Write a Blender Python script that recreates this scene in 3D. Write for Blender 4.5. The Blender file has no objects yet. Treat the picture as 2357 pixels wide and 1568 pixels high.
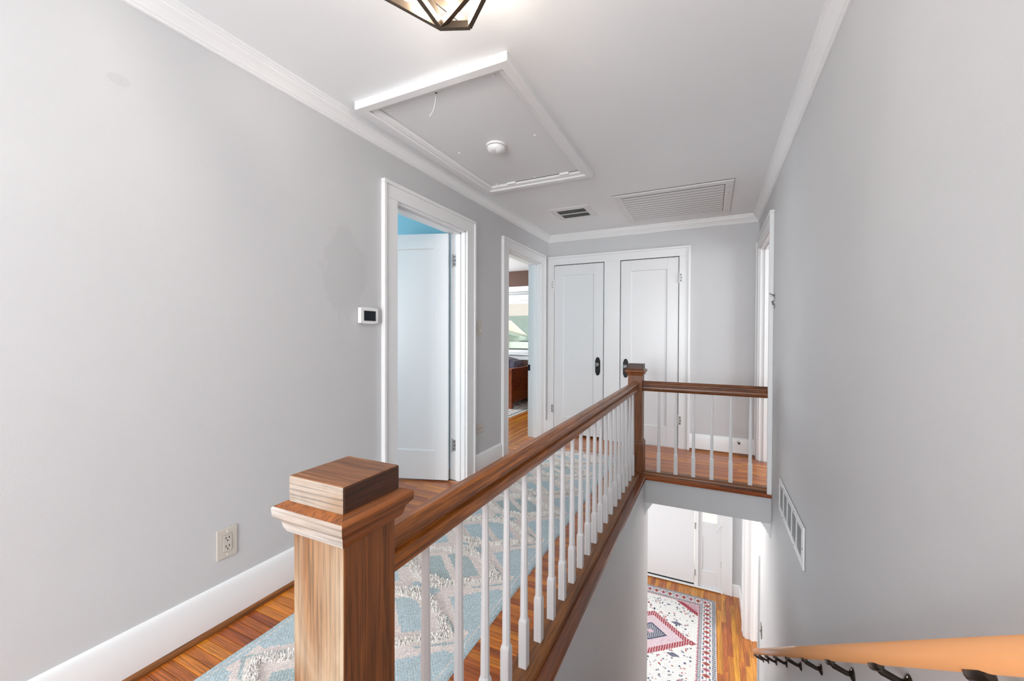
import bpy, bmesh, math, random
from mathutils import Vector, Matrix
random.seed(7)
S = bpy.context.scene
COL = S.collection

# ------------------------------------------------------------------ camera
F_PX, YAW, PITCH, ROLL, EYE = 942.49, .4531, -.0113, .0033, 1.18
cam_data = bpy.data.cameras.new('camera'); cam = bpy.data.objects.new('camera', cam_data); COL.objects.link(cam)
cam_data.sensor_width = 36.0; cam_data.lens = F_PX / 2357 * 36.0; cam_data.clip_start = .02; cam_data.clip_end = 200
R0 = Vector((math.cos(YAW), math.sin(YAW), 0)); F0 = Vector((-math.sin(YAW), math.cos(YAW), 0)); Z0 = Vector((0, 0, 1))
FW = F0 * math.cos(PITCH) + Z0 * math.sin(PITCH); UP = Z0 * math.cos(PITCH) - F0 * math.sin(PITCH)
RT = R0 * math.cos(ROLL) + UP * math.sin(ROLL); UQ = UP * math.cos(ROLL) - R0 * math.sin(ROLL)
M = Matrix((RT, UQ, -FW)).transposed().to_4x4(); M.translation = (0, 0, EYE); cam.matrix_world = M
S.camera = cam

def ray(u, v):
    d = RT * ((u - 1178.5) / F_PX) + UQ * ((784 - v) / F_PX) + FW
    return d
def at(u, v, axis, val):
    d = ray(u, v); o = Vector((0, 0, EYE)); i = 'XYZ'.index(axis)
    return o + d * ((val - o[i]) / d[i])

# ------------------------------------------------------------------ world, exposure, added area lights, sun
w = bpy.data.worlds.new('world'); S.world = w; w.use_nodes = True
bg = w.node_tree.nodes['Background']; bg.inputs[0].default_value = (1.0, .94, .84, 1); bg.inputs[1].default_value = .5
S.view_settings.view_transform = 'Standard'; S.view_settings.look = 'None'
S.view_settings.exposure = 1.1; S.view_settings.gamma = 1.0; S.view_settings.use_curve_mapping = False

def area(name, loc, direction, sx, sy, power, col=(1, 1, 1)):
    d = bpy.data.lights.new(name, 'AREA'); d.shape = 'RECTANGLE'; d.size = sx; d.size_y = sy; d.energy = power; d.color = col
    o = bpy.data.objects.new(name, d); COL.objects.link(o); o.location = loc
    o.rotation_euler = Vector(direction).to_track_quat('-Z', 'Y').to_euler()
    return o
DAY = (.93, .97, 1.0)
area('added_landing_fill', (-.62, -2.24, 1.25), (0, 1, .2), 1.4, 1.4, 50, DAY)       # unseen area light added as broad fill behind the camera
area('added_blue_room_light', (-3.1, .38, 1.4), (.1, 1, -.03), 1.3, 1.3, 17, DAY)   # unseen area light added in the blue room, placed to hit the door leaf
area('assumed_right_room_light', (2.72, 3.55, 1.4), (-1, .28, 0), 1.2, 1.3, 36, DAY)     # unseen area light added as an assumed window, spilling onto the far wall
area('added_corner_room_fill', (-4.72, 5.4, 1.4), (1, 0, -.05), 1.3, 1.2, 42, DAY)    # unseen area light added to brighten the corner room
area('added_living_room_fill', (3.32, 5.1, -1.4), (-1, 0, 0), 1.8, 1.5, 55, DAY)      # unseen area light added in the living room to brighten downstairs
area('added_entry_fill', (-2.52, 5.4, -1.4), (1, 0, 0), 1.4, 1.4, 22, DAY)            # unseen area light added to brighten the entry hall

sun_d = bpy.data.lights.new('sun', 'SUN'); sun_d.energy = 2.0; sun_d.angle = .2; sun_d.color = (1, .97, .92)
sun = bpy.data.objects.new('sun', sun_d); COL.objects.link(sun); sun.rotation_euler = Vector((.1, .5, -.87)).to_track_quat('-Z', 'Y').to_euler()

# ------------------------------------------------------------------ materials
def newmat(name):
    m = bpy.data.materials.new(name); m.use_nodes = True
    return m, m.node_tree.nodes, m.node_tree.links, m.node_tree.nodes['Principled BSDF']
def plain(name, col, rough=.5, metal=0, bump=0, bscale=300, spec=.5):
    m, n, l, b = newmat(name)
    b.inputs['Base Color'].default_value = (*col, 1); b.inputs['Roughness'].default_value = rough
    b.inputs['Metallic'].default_value = metal; b.inputs['Specular IOR Level'].default_value = spec
    if bump:
        g = n.new('ShaderNodeNewGeometry'); t = n.new('ShaderNodeTexNoise'); t.inputs['Scale'].default_value = bscale
        t.inputs['Detail'].default_value = 3
        l.new(g.outputs['Position'], t.inputs['Vector'])
        bp = n.new('ShaderNodeBump'); bp.inputs['Strength'].default_value = bump; bp.inputs['Distance'].default_value = .002
        l.new(t.outputs['Fac'], bp.inputs['Height']); l.new(bp.outputs['Normal'], b.inputs['Normal'])
    return m
def painted(name, col, rough=.55, bump=.15, mottling=.04, patch=None):
    m = plain(name, col, rough, 0, bump, 260); n = m.node_tree.nodes; l = m.node_tree.links; b = n['Principled BSDF']
    g = n.new('ShaderNodeNewGeometry'); t = n.new('ShaderNodeTexNoise'); t.inputs['Scale'].default_value = 2.2; t.inputs['Detail'].default_value = 5
    l.new(g.outputs['Position'], t.inputs['Vector'])
    mx = n.new('ShaderNodeMix'); mx.data_type = 'RGBA'
    mx.inputs['A'].default_value = (*[c * (1 - mottling) for c in col], 1); mx.inputs['B'].default_value = (*[min(1, c * (1 + mottling)) for c in col], 1)
    l.new(t.outputs['Fac'], mx.inputs['Factor']); out = mx.outputs['Result']
    if patch:   # slightly darker irregular patch with its own outline
        for (py, pz, ry, rz, amt) in patch:
            sub = n.new('ShaderNodeVectorMath'); sub.operation = 'SUBTRACT'; sub.inputs[1].default_value = (0, py, pz); l.new(g.outputs['Position'], sub.inputs[0])
            sc = n.new('ShaderNodeVectorMath'); sc.operation = 'MULTIPLY'; sc.inputs[1].default_value = (0, 1 / ry, 1 / rz); l.new(sub.outputs[0], sc.inputs[0])
            t2 = n.new('ShaderNodeTexNoise'); t2.inputs['Scale'].default_value = 14; t2.inputs['Detail'].default_value = 4; l.new(g.outputs['Position'], t2.inputs['Vector'])
            ln = n.new('ShaderNodeVectorMath'); ln.operation = 'LENGTH'; l.new(sc.outputs[0], ln.inputs[0])
            ad = n.new('ShaderNodeMath'); ad.operation = 'ADD'; l.new(ln.outputs['Value'], ad.inputs[0]); l.new(t2.outputs['Fac'], ad.inputs[1])
            rp = n.new('ShaderNodeMapRange'); rp.inputs['From Min'].default_value = 1.35; rp.inputs['From Max'].default_value = 1.5
            rp.inputs['To Min'].default_value = amt; rp.inputs['To Max'].default_value = 0; l.new(ad.outputs[0], rp.inputs['Value'])
            m2 = n.new('ShaderNodeMix'); m2.data_type = 'RGBA'; m2.inputs['B'].default_value = (*[c * .8 for c in col], 1)
            l.new(out, m2.inputs['A']); l.new(rp.outputs['Result'], m2.inputs['Factor']); out = m2.outputs['Result']
    l.new(out, b.inputs['Base Color'])
    return m
def wood(name, axis, dark, light, rough=.35, vary=.35, wear=None, coat=.0, fine=1.0, hue=.02, grain=22):
    m, n, l, b = newmat(name)
    g = n.new('ShaderNodeNewGeometry'); oi = n.new('ShaderNodeObjectInfo')
    mul = n.new('ShaderNodeMath'); mul.operation = 'MULTIPLY'; mul.inputs[1].default_value = 37.0; l.new(oi.outputs['Random'], mul.inputs[0])
    add = n.new('ShaderNodeVectorMath'); add.operation = 'ADD'; l.new(g.outputs['Position'], add.inputs[0]); l.new(mul.outputs[0], add.inputs[1])
    def tex(al, ac, detail, dist):
        s = n.new('ShaderNodeVectorMath'); s.operation = 'MULTIPLY'
        v = [ac, ac, ac]; v[axis] = al; s.inputs[1].default_value = v; l.new(add.outputs[0], s.inputs[0])
        t = n.new('ShaderNodeTexNoise'); t.inputs['Scale'].default_value = 1; t.inputs['Detail'].default_value = detail; t.inputs['Distortion'].default_value = dist
        l.new(s.outputs[0], t.inputs['Vector']); return t
    t1 = tex(1.6 * grain / 22, grain, 5, 1.2); t2 = tex(6 * fine, 240 * fine, 2, .4)
    r = n.new('ShaderNodeValToRGB'); r.color_ramp.elements[0].position = .28; r.color_ramp.elements[0].color = (*dark, 1)
    r.color_ramp.elements[1].position = .68; r.color_ramp.elements[1].color = (*light, 1); l.new(t1.outputs['Fac'], r.inputs['Fac'])
    r2 = n.new('ShaderNodeMapRange'); r2.inputs['From Min'].default_value = .36; r2.inputs['From Max'].default_value = .54; r2.inputs['To Min'].default_value = .55; r2.inputs['To Max'].default_value = 1.0
    l.new(t2.outputs['Fac'], r2.inputs['Value'])
    pr = n.new('ShaderNodeMix'); pr.data_type = 'RGBA'; pr.blend_type = 'MULTIPLY'; pr.inputs['Factor'].default_value = 1
    l.new(r.outputs['Color'], pr.inputs['A']); l.new(r2.outputs['Result'], pr.inputs['B'])
    hs = n.new('ShaderNodeHueSaturation')
    vv = n.new('ShaderNodeMapRange'); vv.inputs['To Min'].default_value = 1 - vary; vv.inputs['To Max'].default_value = 1 + vary; l.new(oi.outputs['Random'], vv.inputs['Value'])
    hh = n.new('ShaderNodeMapRange'); hh.inputs['To Min'].default_value = .5 - hue; hh.inputs['To Max'].default_value = .5 + hue * .6; l.new(oi.outputs['Random'], hh.inputs['Value'])
    l.new(vv.outputs['Result'], hs.inputs['Value']); l.new(hh.outputs['Result'], hs.inputs['Hue']); l.new(pr.outputs['Result'], hs.inputs['Color'])
    out = hs.outputs['Color']
    if wear:    # bleached, rubbed finish: pale wood showing through in streaks
        t3 = tex(2.2, 9, 5, 1.0)
        wr = n.new('ShaderNodeMapRange'); wr.inputs['From Min'].default_value = wear[1]; wr.inputs['From Max'].default_value = wear[1] + .22; l.new(t3.outputs['Fac'], wr.inputs['Value'])
        m2 = n.new('ShaderNodeMix'); m2.data_type = 'RGBA'; m2.inputs['B'].default_value = (*wear[0], 1)
        m3 = n.new('ShaderNodeMix'); m3.data_type = 'RGBA'; m3.blend_type = 'MULTIPLY'; m3.inputs['Factor'].default_value = .45
        l.new(out, m2.inputs['A']); l.new(wr.outputs['Result'], m2.inputs['Factor']); l.new(m2.outputs['Result'], m3.inputs['A']); l.new(r2.outputs['Result'], m3.inputs['B'])
        out = m3.outputs['Result']
    l.new(out, b.inputs['Base Color']); b.inputs['Roughness'].default_value = rough; b.inputs['Coat Weight'].default_value = coat; b.inputs['Coat Roughness'].default_value = .15
    bp = n.new('ShaderNodeBump'); bp.inputs['Strength'].default_value = .12; bp.inputs['Distance'].default_value = .001
    l.new(t2.outputs['Fac'], bp.inputs['Height']); l.new(bp.outputs['Normal'], b.inputs['Normal'])
    return m
def colored(name, rough=.9, attr='Col', weave=None):
    m, n, l, b = newmat(name)
    a = n.new('ShaderNodeAttribute'); a.attribute_name = attr; out = a.outputs['Color']
    if weave:
        g = n.new('ShaderNodeNewGeometry'); t = n.new('ShaderNodeTexNoise'); t.inputs['Scale'].default_value = 1
        s = n.new('ShaderNodeVectorMath'); s.operation = 'MULTIPLY'; s.inputs[1].default_value = weave; l.new(g.outputs['Position'], s.inputs[0]); l.new(s.outputs[0], t.inputs['Vector'])
        r = n.new('ShaderNodeMapRange'); r.inputs['From Min'].default_value = .35; r.inputs['From Max'].default_value = .65; r.inputs['To Min'].default_value = .72; r.inputs['To Max'].default_value = 1.1; l.new(t.outputs['Fac'], r.inputs['Value'])
        mx = n.new('ShaderNodeMix'); mx.data_type = 'RGBA'; mx.blend_type = 'MULTIPLY'; mx.inputs['Factor'].default_value = 1; l.new(out, mx.inputs['A']); l.new(r.outputs['Result'], mx.inputs['B']); out = mx.outputs['Result']
        bp = n.new('ShaderNodeBump'); bp.inputs['Strength'].default_value = .5; bp.inputs['Distance'].default_value = .003; l.new(t.outputs['Fac'], bp.inputs['Height']); l.new(bp.outputs['Normal'], b.inputs['Normal'])
    l.new(out, b.inputs['Base Color']); b.inputs['Roughness'].default_value = rough; b.inputs['Specular IOR Level'].default_value = .1
    return m
def glassy(name, tint=(1, 1, 1), gloss=.08):
    m, n, l, b = newmat(name); n.remove(b)
    t = n.new('ShaderNodeBsdfTransparent'); t.inputs[0].default_value = (*tint, 1); g = n.new('ShaderNodeBsdfGlossy'); g.inputs['Roughness'].default_value = .03
    mx = n.new('ShaderNodeMixShader'); mx.inputs[0].default_value = gloss
    l.new(t.outputs[0], mx.inputs[1]); l.new(g.outputs[0], mx.inputs[2]); l.new(mx.outputs[0], n['Material Output'].inputs['Surface']); return m
def glow(name, col, strength):
    m, n, l, b = newmat(name); n.remove(b); e = n.new('ShaderNodeEmission'); e.inputs[0].default_value = (*col, 1); e.inputs[1].default_value = strength
    l.new(e.outputs[0], n['Material Output'].inputs['Surface']); return m

WALLC = (.60, .602, .61)
m_wall = painted('grey_wall_paint', WALLC)
m_wall_l = painted('grey_wall_paint_patched', WALLC, patch=[(1.60, 1.52, .16, .26, .28), (.66, 2.03, .035, .02, .3)])
m_ceil = painted('ceiling_paint', (.87, .89, .905), .6, .1, .02)
m_trim = plain('white_trim_paint', (.84, .845, .85), .32, 0, .05, 60)
m_panel = plain('white_hatch_paint', (.80, .81, .82), .45, 0, .05, 40)
m_door = plain('white_door_paint', (.80, .805, .815), .3, 0, .06, 40)
m_blue = painted('cyan_wall_paint', (.36, .70, .82))
m_brown = painted('brown_wall_paint', (.115, .055, .035))
m_white = painted('white_room_paint', (.8, .8, .8))
m_black = plain('black_iron', (.012, .012, .013), .35, .6)
m_dark = plain('dark_void', (.01, .01, .01), .9)
m_chrome = plain('old_chrome', (.55, .55, .55), .25, 1)
m_hinge = plain('painted_steel_hinge', (.5, .5, .5), .35, .8, .6, 500)
m_bronze = plain('dark_bronze', (.05, .038, .03), .35, .8)
m_cage = plain('brushed_bronze_bars', (.13, .10, .075), .32, .85)
m_ivory = plain('ivory_plastic', (.60, .55, .49), .35)
m_wplast = plain('white_plastic', (.85, .85, .85), .35)
m_screen = plain('dark_glass_screen', (.004, .009, .016), .12, 0, 0, 300, .15)
m_slot = plain('socket_slot', (.015, .012, .01), .7)
m_grille = plain('painted_grille_metal', (.78, .785, .79), .4, 0)
m_oldmetal = plain('tarnished_nickel', (.32, .32, .31), .35, .8)
m_glass = glassy('window_glass')
m_crystal = glassy('glass_knob', (.75, .78, .8), .35)
OD, OL = (.13, .036, .008), (.40, .125, .022)
m_fl_x = wood('oak_strip_floor', 0, (.32, .08, .008), (.66, .20, .018), .3, .36, coat=.25, hue=.014)
m_fl_y = wood('oak_strip_floor_lengthwise', 1, (.33, .10, .012), (.66, .25, .03), .28, .22, coat=.3)
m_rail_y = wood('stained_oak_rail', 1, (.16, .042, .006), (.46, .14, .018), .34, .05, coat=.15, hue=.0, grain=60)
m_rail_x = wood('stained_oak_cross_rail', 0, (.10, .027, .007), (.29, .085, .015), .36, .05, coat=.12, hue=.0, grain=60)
m_post = wood('stained_oak_post', 2, (.14, .040, .008), (.26, .082, .017), .42, .06, coat=.08, hue=.0, grain=60)
m_cap = wood('stained_oak_cap', 1, (.15, .042, .008), (.34, .10, .018), .38, .05, coat=.1, hue=.0)
m_capdark = wood('dark_oak_cap_block', 1, (.03, .010, .004), (.075, .022, .007), .42, .03, coat=.05, hue=.0)
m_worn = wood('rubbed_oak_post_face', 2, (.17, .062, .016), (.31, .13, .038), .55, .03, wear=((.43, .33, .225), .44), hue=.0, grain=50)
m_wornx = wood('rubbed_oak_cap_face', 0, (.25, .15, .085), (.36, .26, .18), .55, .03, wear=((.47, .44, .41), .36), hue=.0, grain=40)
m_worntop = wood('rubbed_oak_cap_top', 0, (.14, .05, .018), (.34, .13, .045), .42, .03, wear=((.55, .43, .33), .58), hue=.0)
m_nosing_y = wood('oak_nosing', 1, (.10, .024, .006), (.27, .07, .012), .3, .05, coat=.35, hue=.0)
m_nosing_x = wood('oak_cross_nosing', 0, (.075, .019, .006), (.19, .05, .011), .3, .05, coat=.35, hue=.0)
m_shoe = wood('oak_shoe_moulding', 1, (.15, .05, .012), (.34, .12, .025), .35, .05, hue=.0)
m_shoe_x = wood('oak_cross_shoe_moulding', 0, (.13, .04, .01), (.32, .11, .025), .35, .05, hue=.0)
m_handrail = plain('light_varnished_handrail', (.62, .285, .12), .22, 0, .25, 70)
m_bedwood = wood('reddish_pine', 1, (.20, .042, .010), (.40, .10, .022), .3, .12, coat=.3)
m_tread = wood('oak_tread', 0, OD, OL, .35, .1)

# ------------------------------------------------------------------ geometry helpers
def tag(o, label=None, cat=None, group=None, kind=None):
    if label: o['label'] = label
    if cat: o['category'] = cat
    if group: o['group'] = group
    if kind: o['kind'] = kind
    return o
def thing(name, loc, label, cat, group=None, kind=None):
    o = bpy.data.objects.new(name, None); COL.objects.link(o); o.location = loc; o.empty_display_size = .05
    return tag(o, label, cat, group, kind)
def link(name, me, mat=None, parent=None, loc=None):
    o = bpy.data.objects.new(name, me); COL.objects.link(o)
    if mat is not None and len(me.materials) == 0: me.materials.append(mat)
    if loc is not None: o.location = loc
    if parent is not None:
        o.parent = parent
        p = Vector((0, 0, 0)); q = parent       # world position of the parent
        while q is not None: p += q.location + q.matrix_parent_inverse.translation; q = q.parent
        o.matrix_parent_inverse = Matrix.Translation(-p)
    return o
def mesh(name, verts, faces, mat=None, parent=None, smooth=False, loc=None, link_it=True):
    me = bpy.data.meshes.new(name); me.from_pydata([tuple(v) for v in verts], [], faces); me.update()
    bm = bmesh.new(); bm.from_mesh(me); bmesh.ops.recalc_face_normals(bm, faces=bm.faces); bm.to_mesh(me); bm.free()
    if smooth:
        for p in me.polygons: p.use_smooth = True
    if mat is not None: me.materials.append(mat)
    return link(name, me, None, parent, loc) if link_it else me
class MB:
    def __init__(s): s.v = []; s.f = []
    def add(s, v, f):
        k = len(s.v); s.v += [tuple(a) for a in v]; s.f += [[i + k for i in q] for q in f]; return s
    def box(s, x0, x1, y0, y1, z0, z1, ch=0):
        if ch <= 0:
            v = [(x0, y0, z0), (x1, y0, z0), (x1, y1, z0), (x0, y1, z0), (x0, y0, z1), (x1, y0, z1), (x1, y1, z1), (x0, y1, z1)]
            return s.add(v, [(3, 2, 1, 0), (4, 5, 6, 7), (0, 1, 5, 4), (1, 2, 6, 5), (2, 3, 7, 6), (3, 0, 4, 7)])
        bm = bmesh.new(); bmesh.ops.create_cube(bm, size=1)
        for q in bm.verts: q.co = (x0 + (q.co.x + .5) * (x1 - x0), y0 + (q.co.y + .5) * (y1 - y0), z0 + (q.co.z + .5) * (z1 - z0))
        bmesh.ops.bevel(bm, geom=bm.edges[:], offset=ch, segments=2, profile=.5, affect='EDGES')
        bm.verts.index_update(); s.add([q.co[:] for q in bm.verts], [[a.index for a in f.verts] for f in bm.faces]); bm.free(); return s
    def prism(s, prof, axis, a0, a1, frame=None):
        """closed 2D profile swept along an axis; frame(p, a) -> xyz"""
        n = len(prof)
        if frame is None:
            frame = {'X': lambda p, a: (a, p[0], p[1]), 'Y': lambda p, a: (p[0], a, p[1]), 'Z': lambda p, a: (p[0], p[1], a)}[axis]
        v = [frame(p, a0) for p in prof] + [frame(p, a1) for p in prof]
        f = [[i, (i + 1) % n, n + (i + 1) % n, n + i] for i in range(n)] + [list(range(n))[::-1], list(range(n, 2 * n))]
        return s.add(v, f)
    def tube(s, pts, r, seg=10, caps=True):
        pts = [Vector(p) for p in pts]; rr = r if isinstance(r, (list, tuple)) else [r] * len(pts); v = []; ref = None
        for i, p in enumerate(pts):
            d = (pts[min(i + 1, len(pts) - 1)] - pts[max(i - 1, 0)]).normalized()
            if ref is None: ref = d.cross(Vector((0, 0, 1)) if abs(d.z) < .9 else Vector((1, 0, 0))).normalized()
            a = (ref - d * ref.dot(d)).normalized(); ref = a; b = d.cross(a)
            for k in range(seg):
                t = 2 * math.pi * (k + .5) / seg; v.append(p + (a * math.cos(t) + b * math.sin(t)) * rr[i])
        f = [[i * seg + k, i * seg + (k + 1) % seg, (i + 1) * seg + (k + 1) % seg, (i + 1) * seg + k] for i in range(len(pts) - 1) for k in range(seg)]
        if caps: f += [list(range(seg))[::-1], list(range((len(pts) - 1) * seg, len(pts) * seg))]
        return s.add(v, f)
    def lathe(s, prof, c, axis=(0, 0, 1), seg=24):
        ax = Vector(axis).normalized(); a = ax.cross(Vector((0, 0, 1)) if abs(ax.z) < .9 else Vector((1, 0, 0))).normalized(); b = ax.cross(a); c = Vector(c); v = []
        for (r, h) in prof:
            for k in range(seg):
                t = 2 * math.pi * k / seg; v.append(c + ax * h + (a * math.cos(t) + b * math.sin(t)) * max(r, 1e-5))
        n = len(prof)
        f = [[i * seg + k, i * seg + (k + 1) % seg, (i + 1) * seg + (k + 1) % seg, (i + 1) * seg + k] for i in range(n - 1) for k in range(seg)]
        f += [list(range(seg))[::-1], list(range((n - 1) * seg, n * seg))]
        return s.add(v, f)
    def build(s, name, mat, parent=None, smooth=False, loc=None): return mesh(name, s.v, s.f, mat, parent, smooth, loc)
    def data(s, name, mat=None): return mesh(name, s.v, s.f, mat, None, False, None, False)
def box(name, x0, x1, y0, y1, z0, z1, mat, parent=None, ch=0):
    return MB().box(min(x0, x1), max(x0, x1), min(y0, y1), max(y0, y1), min(z0, z1), max(z0, z1), ch).build(name, mat, parent)
def shade_auto(o, deg=35):
    me = o.data
    for p in me.polygons: p.use_smooth = True
    me.set_sharp_from_angle(angle=math.radians(deg)); return o

# ------------------------------------------------------------------ main dimensions
XL, XR, YF, ZC = -1.785, .413, 4.65, 2.378       # hall: left wall, right wall, far wall, ceiling
XE, YE = -.498, 3.60                             # edges of the stairwell
YB = -2.4                                        # wall behind
ZD = -2.66; ZDC = -.225; YD = 6.85               # downstairs floor, downstairs ceiling, front of the house
WT = .13
D1 = (1.992, 2.806); D2 = (3.554, 4.396); D3 = (3.70, 4.53); DH = 2.02
C1 = (-1.695, -1.10); C2 = (-.915, -.312)

# ------------------------------------------------------------------ structure: walls
def walls(name, boxes, mat, label=None):
    mb = MB()
    for b in boxes: mb.box(*b)
    o = mb.build(name, mat); tag(o, label, None, None, 'structure'); return o
walls('wall_left', [(XL - WT, XL, YB, D1[0], -.02, ZC), (XL - WT, XL, D1[0], D1[1], DH, ZC), (XL - WT, XL, D1[1], D2[0], -.02, ZC),
      (XL - WT, XL, D2[0], D2[1], DH, ZC), (XL - WT, XL, D2[1], YF + .0, -.02, ZC)], m_wall_l, 'pale grey painted hall wall with two doorways')
walls('wall_far', [(XL, C1[0] - .03, YF, YF + WT, -.02, ZC), (C1[0] - .03, C2[1] + .03, YF, YF + WT, DH + .03, ZC), (C1[1] + .03, C2[0] - .03, YF, YF + WT, -.02, DH + .03),
      (C2[1] + .03, XR + WT, YF, YF + WT, -.02, ZC)], m_wall, 'grey painted end wall around the closet doors')
walls('wall_right', [(XR, XR + WT, YB, D3[0], ZDC, ZC), (XR, XR + WT, D3[0], D3[1], DH, ZC), (XR, XR + WT, D3[1], YF, ZDC, ZC), (XR, XR + WT, D3[0], D3[1], ZDC, -.02)], m_wall, 'tall grey painted wall along the stairwell')
walls('wall_back', [(XL - WT, XR + WT, YB - WT, YB, -.2, ZC)], m_wall, 'grey painted wall behind the landing')
walls('ceiling', [(XL - WT, XR + WT, YB - WT, YF + WT, ZC, ZC + .1)], m_ceil, 'pale painted hall ceiling')
# closet interior; its lack of light is painted in as near-black
walls('wall_closet', [(XL - WT, XR + WT, YF + .62, YF + .7, -.02, ZC), (-1.04, -.98, YF + WT, YF + .62, -.02, ZC)], m_dark, 'closet backs painted near-black as shade')
# stairwell: wall below the railing, header below the short railing
walls('wall_stairwell', [(XE - .12, XE, -.1, 3.82, ZD, -.032)], m_wall, 'pale plaster stair wall below the long railing')
walls('wall_header', [(XE, XR, YE, YE + .1, ZDC, -.032)], m_wall, 'grey header below the short railing')
walls('ceiling_downstairs', [(-2.7, 3.5, YE + .1, YD, ZDC, ZDC + .05)], m_ceil, 'ceiling of the entry hall downstairs')
# right wall below with its arched opening to the living room
prof = [(-.1, ZD), (4.30, ZD), (4.30, -.80)]
for k in range(1, 9): a = math.pi / 2 * k / 8; prof.append((4.30 + .30 * (1 - math.cos(a)), -.80 + .26 * math.sin(a)))
for k in range(0, 8): a = math.pi / 2 * k / 8; prof.append((5.67 + .30 * math.sin(a), -.54 - .26 * (1 - math.cos(a))))
prof += [(5.97, -.80), (5.97, ZD), (YD, ZD), (YD, ZDC), (-.1, ZDC)]
tag(MB().prism(prof, 'X', XR, XR + .16).build('wall_right_downstairs', m_wall), 'white lit wall at the foot of the stairs with arched opening', None, None, 'structure')
mb = MB()
SLX = (-.175, .165)
mb.box(-2.7, -1.19, YD, YD + .15, ZD, ZDC).box(-1.19, SLX[1], YD, YD + .15, -.55, ZDC).box(SLX[1], 3.5, YD, YD + .15, ZD, ZDC)
tag(mb.build('wall_front', m_wall), 'grey front wall of the entry hall around the front door', None, None, 'structure')
walls('wall_entry_left', [(-2.7, -2.6, 3.7, YD, ZD, ZDC), (-2.7, XE - .12, 3.7, 3.82, ZD, ZDC)], m_wall)
walls('wall_living_room', [(3.4, 3.5, 2.8, YD, ZD, ZDC), (XR + .16, 3.5, 2.7, 2.8, ZD, ZDC), (XR + .16, 3.5, 2.7, YE + .1, ZDC, ZDC + .05)], m_white)
# neighbouring rooms upstairs
walls('wall_blue_room', [(-4.9, -4.8, .2, 3.35, -.02, ZC), (-4.9, XL - WT, .2, .3, -.02, ZC), (-4.9, XL - WT, 3.05, 3.15, -.02, ZC), (-4.9, XL - WT, .2, 3.15, ZC, ZC + .1)], m_blue, 'cyan painted walls of the room behind the open door')
walls('wall_corner_room', [(-4.9, -4.8, 3.15, YD, -.02, ZC), (XL - .25, XL - WT, YF + WT, YD, -.02, ZC)], m_brown, 'brown painted walls of the corner bedroom')
walls('ceiling_corner_room', [(-4.9, XL - WT, 3.15, YD, ZC, ZC + .1)], m_white)
WX = (-4.05, -2.75); WZ = (.86, 2.0)
walls('wall_corner_room_front', [(-4.9, WX[0], YD, YD + .15, -.02, ZC), (WX[1], XL - .12, YD, YD + .15, -.02, ZC), (WX[0], WX[1], YD, YD + .15, -.02, WZ[0]), (WX[0], WX[1], YD, YD + .15, WZ[1], ZC)], m_brown, 'brown painted wall around the bedroom window')
walls('wall_right_room', [(2.8, 2.9, 2.4, 5.4, -.02, ZC), (XR + WT, 2.9, 5.3, 5.4, -.02, ZC), (XR + WT, 2.9, 2.4, 2.5, -.02, ZC), (XR + WT, 2.9, 2.4, 5.4, ZC, ZC + .1)], m_white)

# unseen window frames added behind the area lights: casing, sill and opaque pane
def added_window_frame(n, axis, wall, sgn, c, z, wdt, hgt, label):
    t = thing('window_%d' % n, (c, wall, z) if axis == 'Y' else (wall, c, z), label, None, None, 'structure')
    def b(nm, a0, a1, z0, z1, d0, d1, m=m_trim):
        p = sorted((wall + sgn * d0, wall + sgn * d1))
        if axis == 'Y': box(nm, c + a0, c + a1, p[0], p[1], z + z0, z + z1, m, t, .002)
        else: box(nm, p[0], p[1], c + a0, c + a1, z + z0, z + z1, m, t, .002)
    w2, h2 = wdt / 2, hgt / 2
    b('casing_leg', -w2 - .1, -w2, -h2, h2, 0, .02); b('casing_leg', w2, w2 + .1, -h2, h2, 0, .02)
    b('casing_head', -w2 - .1, w2 + .1, h2, h2 + .1, 0, .022); b('sill', -w2 - .12, w2 + .12, -h2 - .03, -h2, 0, .05)
    b('pane', -w2, w2, -h2, h2, .001, .003, m_white)
added_window_frame(3, 'Y', YB, 1, -.62, 1.25, 1.4, 1.4, 'unseen white window frame added behind the landing area light')
added_window_frame(4, 'Y', .30, 1, -3.1, 1.4, 1.3, 1.3, 'unseen white window frame added behind the cyan room area light')
added_window_frame(5, 'X', 2.8, -1, 3.55, 1.4, 1.2, 1.3, 'unseen white window frame added behind the right hand room area light')
added_window_frame(6, 'X', -4.8, 1, 5.4, 1.4, 1.3, 1.2, 'unseen white window frame added behind the corner bedroom area light')
added_window_frame(7, 'X', 3.4, -1, 5.1, -1.4, 1.8, 1.5, 'unseen white window frame added behind the living room area light')
added_window_frame(8, 'X', -2.6, 1, 5.4, -1.4, 1.4, 1.4, 'unseen white window frame added behind the entry hall area light')

# ------------------------------------------------------------------ structure: floors made of planks
fl = MB(); fl.box(XL - WT, XE - .12, YB, YF + .6, -.2, -.021).box(XE - .12, XR, YE + .1, YF + .6, ZDC + .05, -.021).box(XE - .12, XR, YB, .33, -.2, -.021)
fl.box(-4.9, XL - WT, .2, YD, -.2, -.021).box(XR + .004, 2.9, 2.4, 5.4, -.2, -.021)
floor = tag(fl.build('floor', m_shoe_x), 'orange oak strip floor of the upper hall', None, None, 'structure')
PW = .0375
unit = MB().box(-.5, .5, -.5, .5, -.5, .5).data('plank', None)
plank_cache = {}
def plank(x0, x1, y0, y1, ztop, mat, parent, th=.02):
    L = (round(x1 - x0, 3), round(y1 - y0, 3), mat.name)
    if L not in plank_cache:
        plank_cache[L] = MB().box(-L[0] / 2, L[0] / 2, -L[1] / 2, L[1] / 2, -th, 0, .0009).data('plank', mat)
    return link('plank', plank_cache[L], None, parent, ((x0 + x1) / 2, (y0 + y1) / 2, ztop))
G = .0007
y = .45
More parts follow.
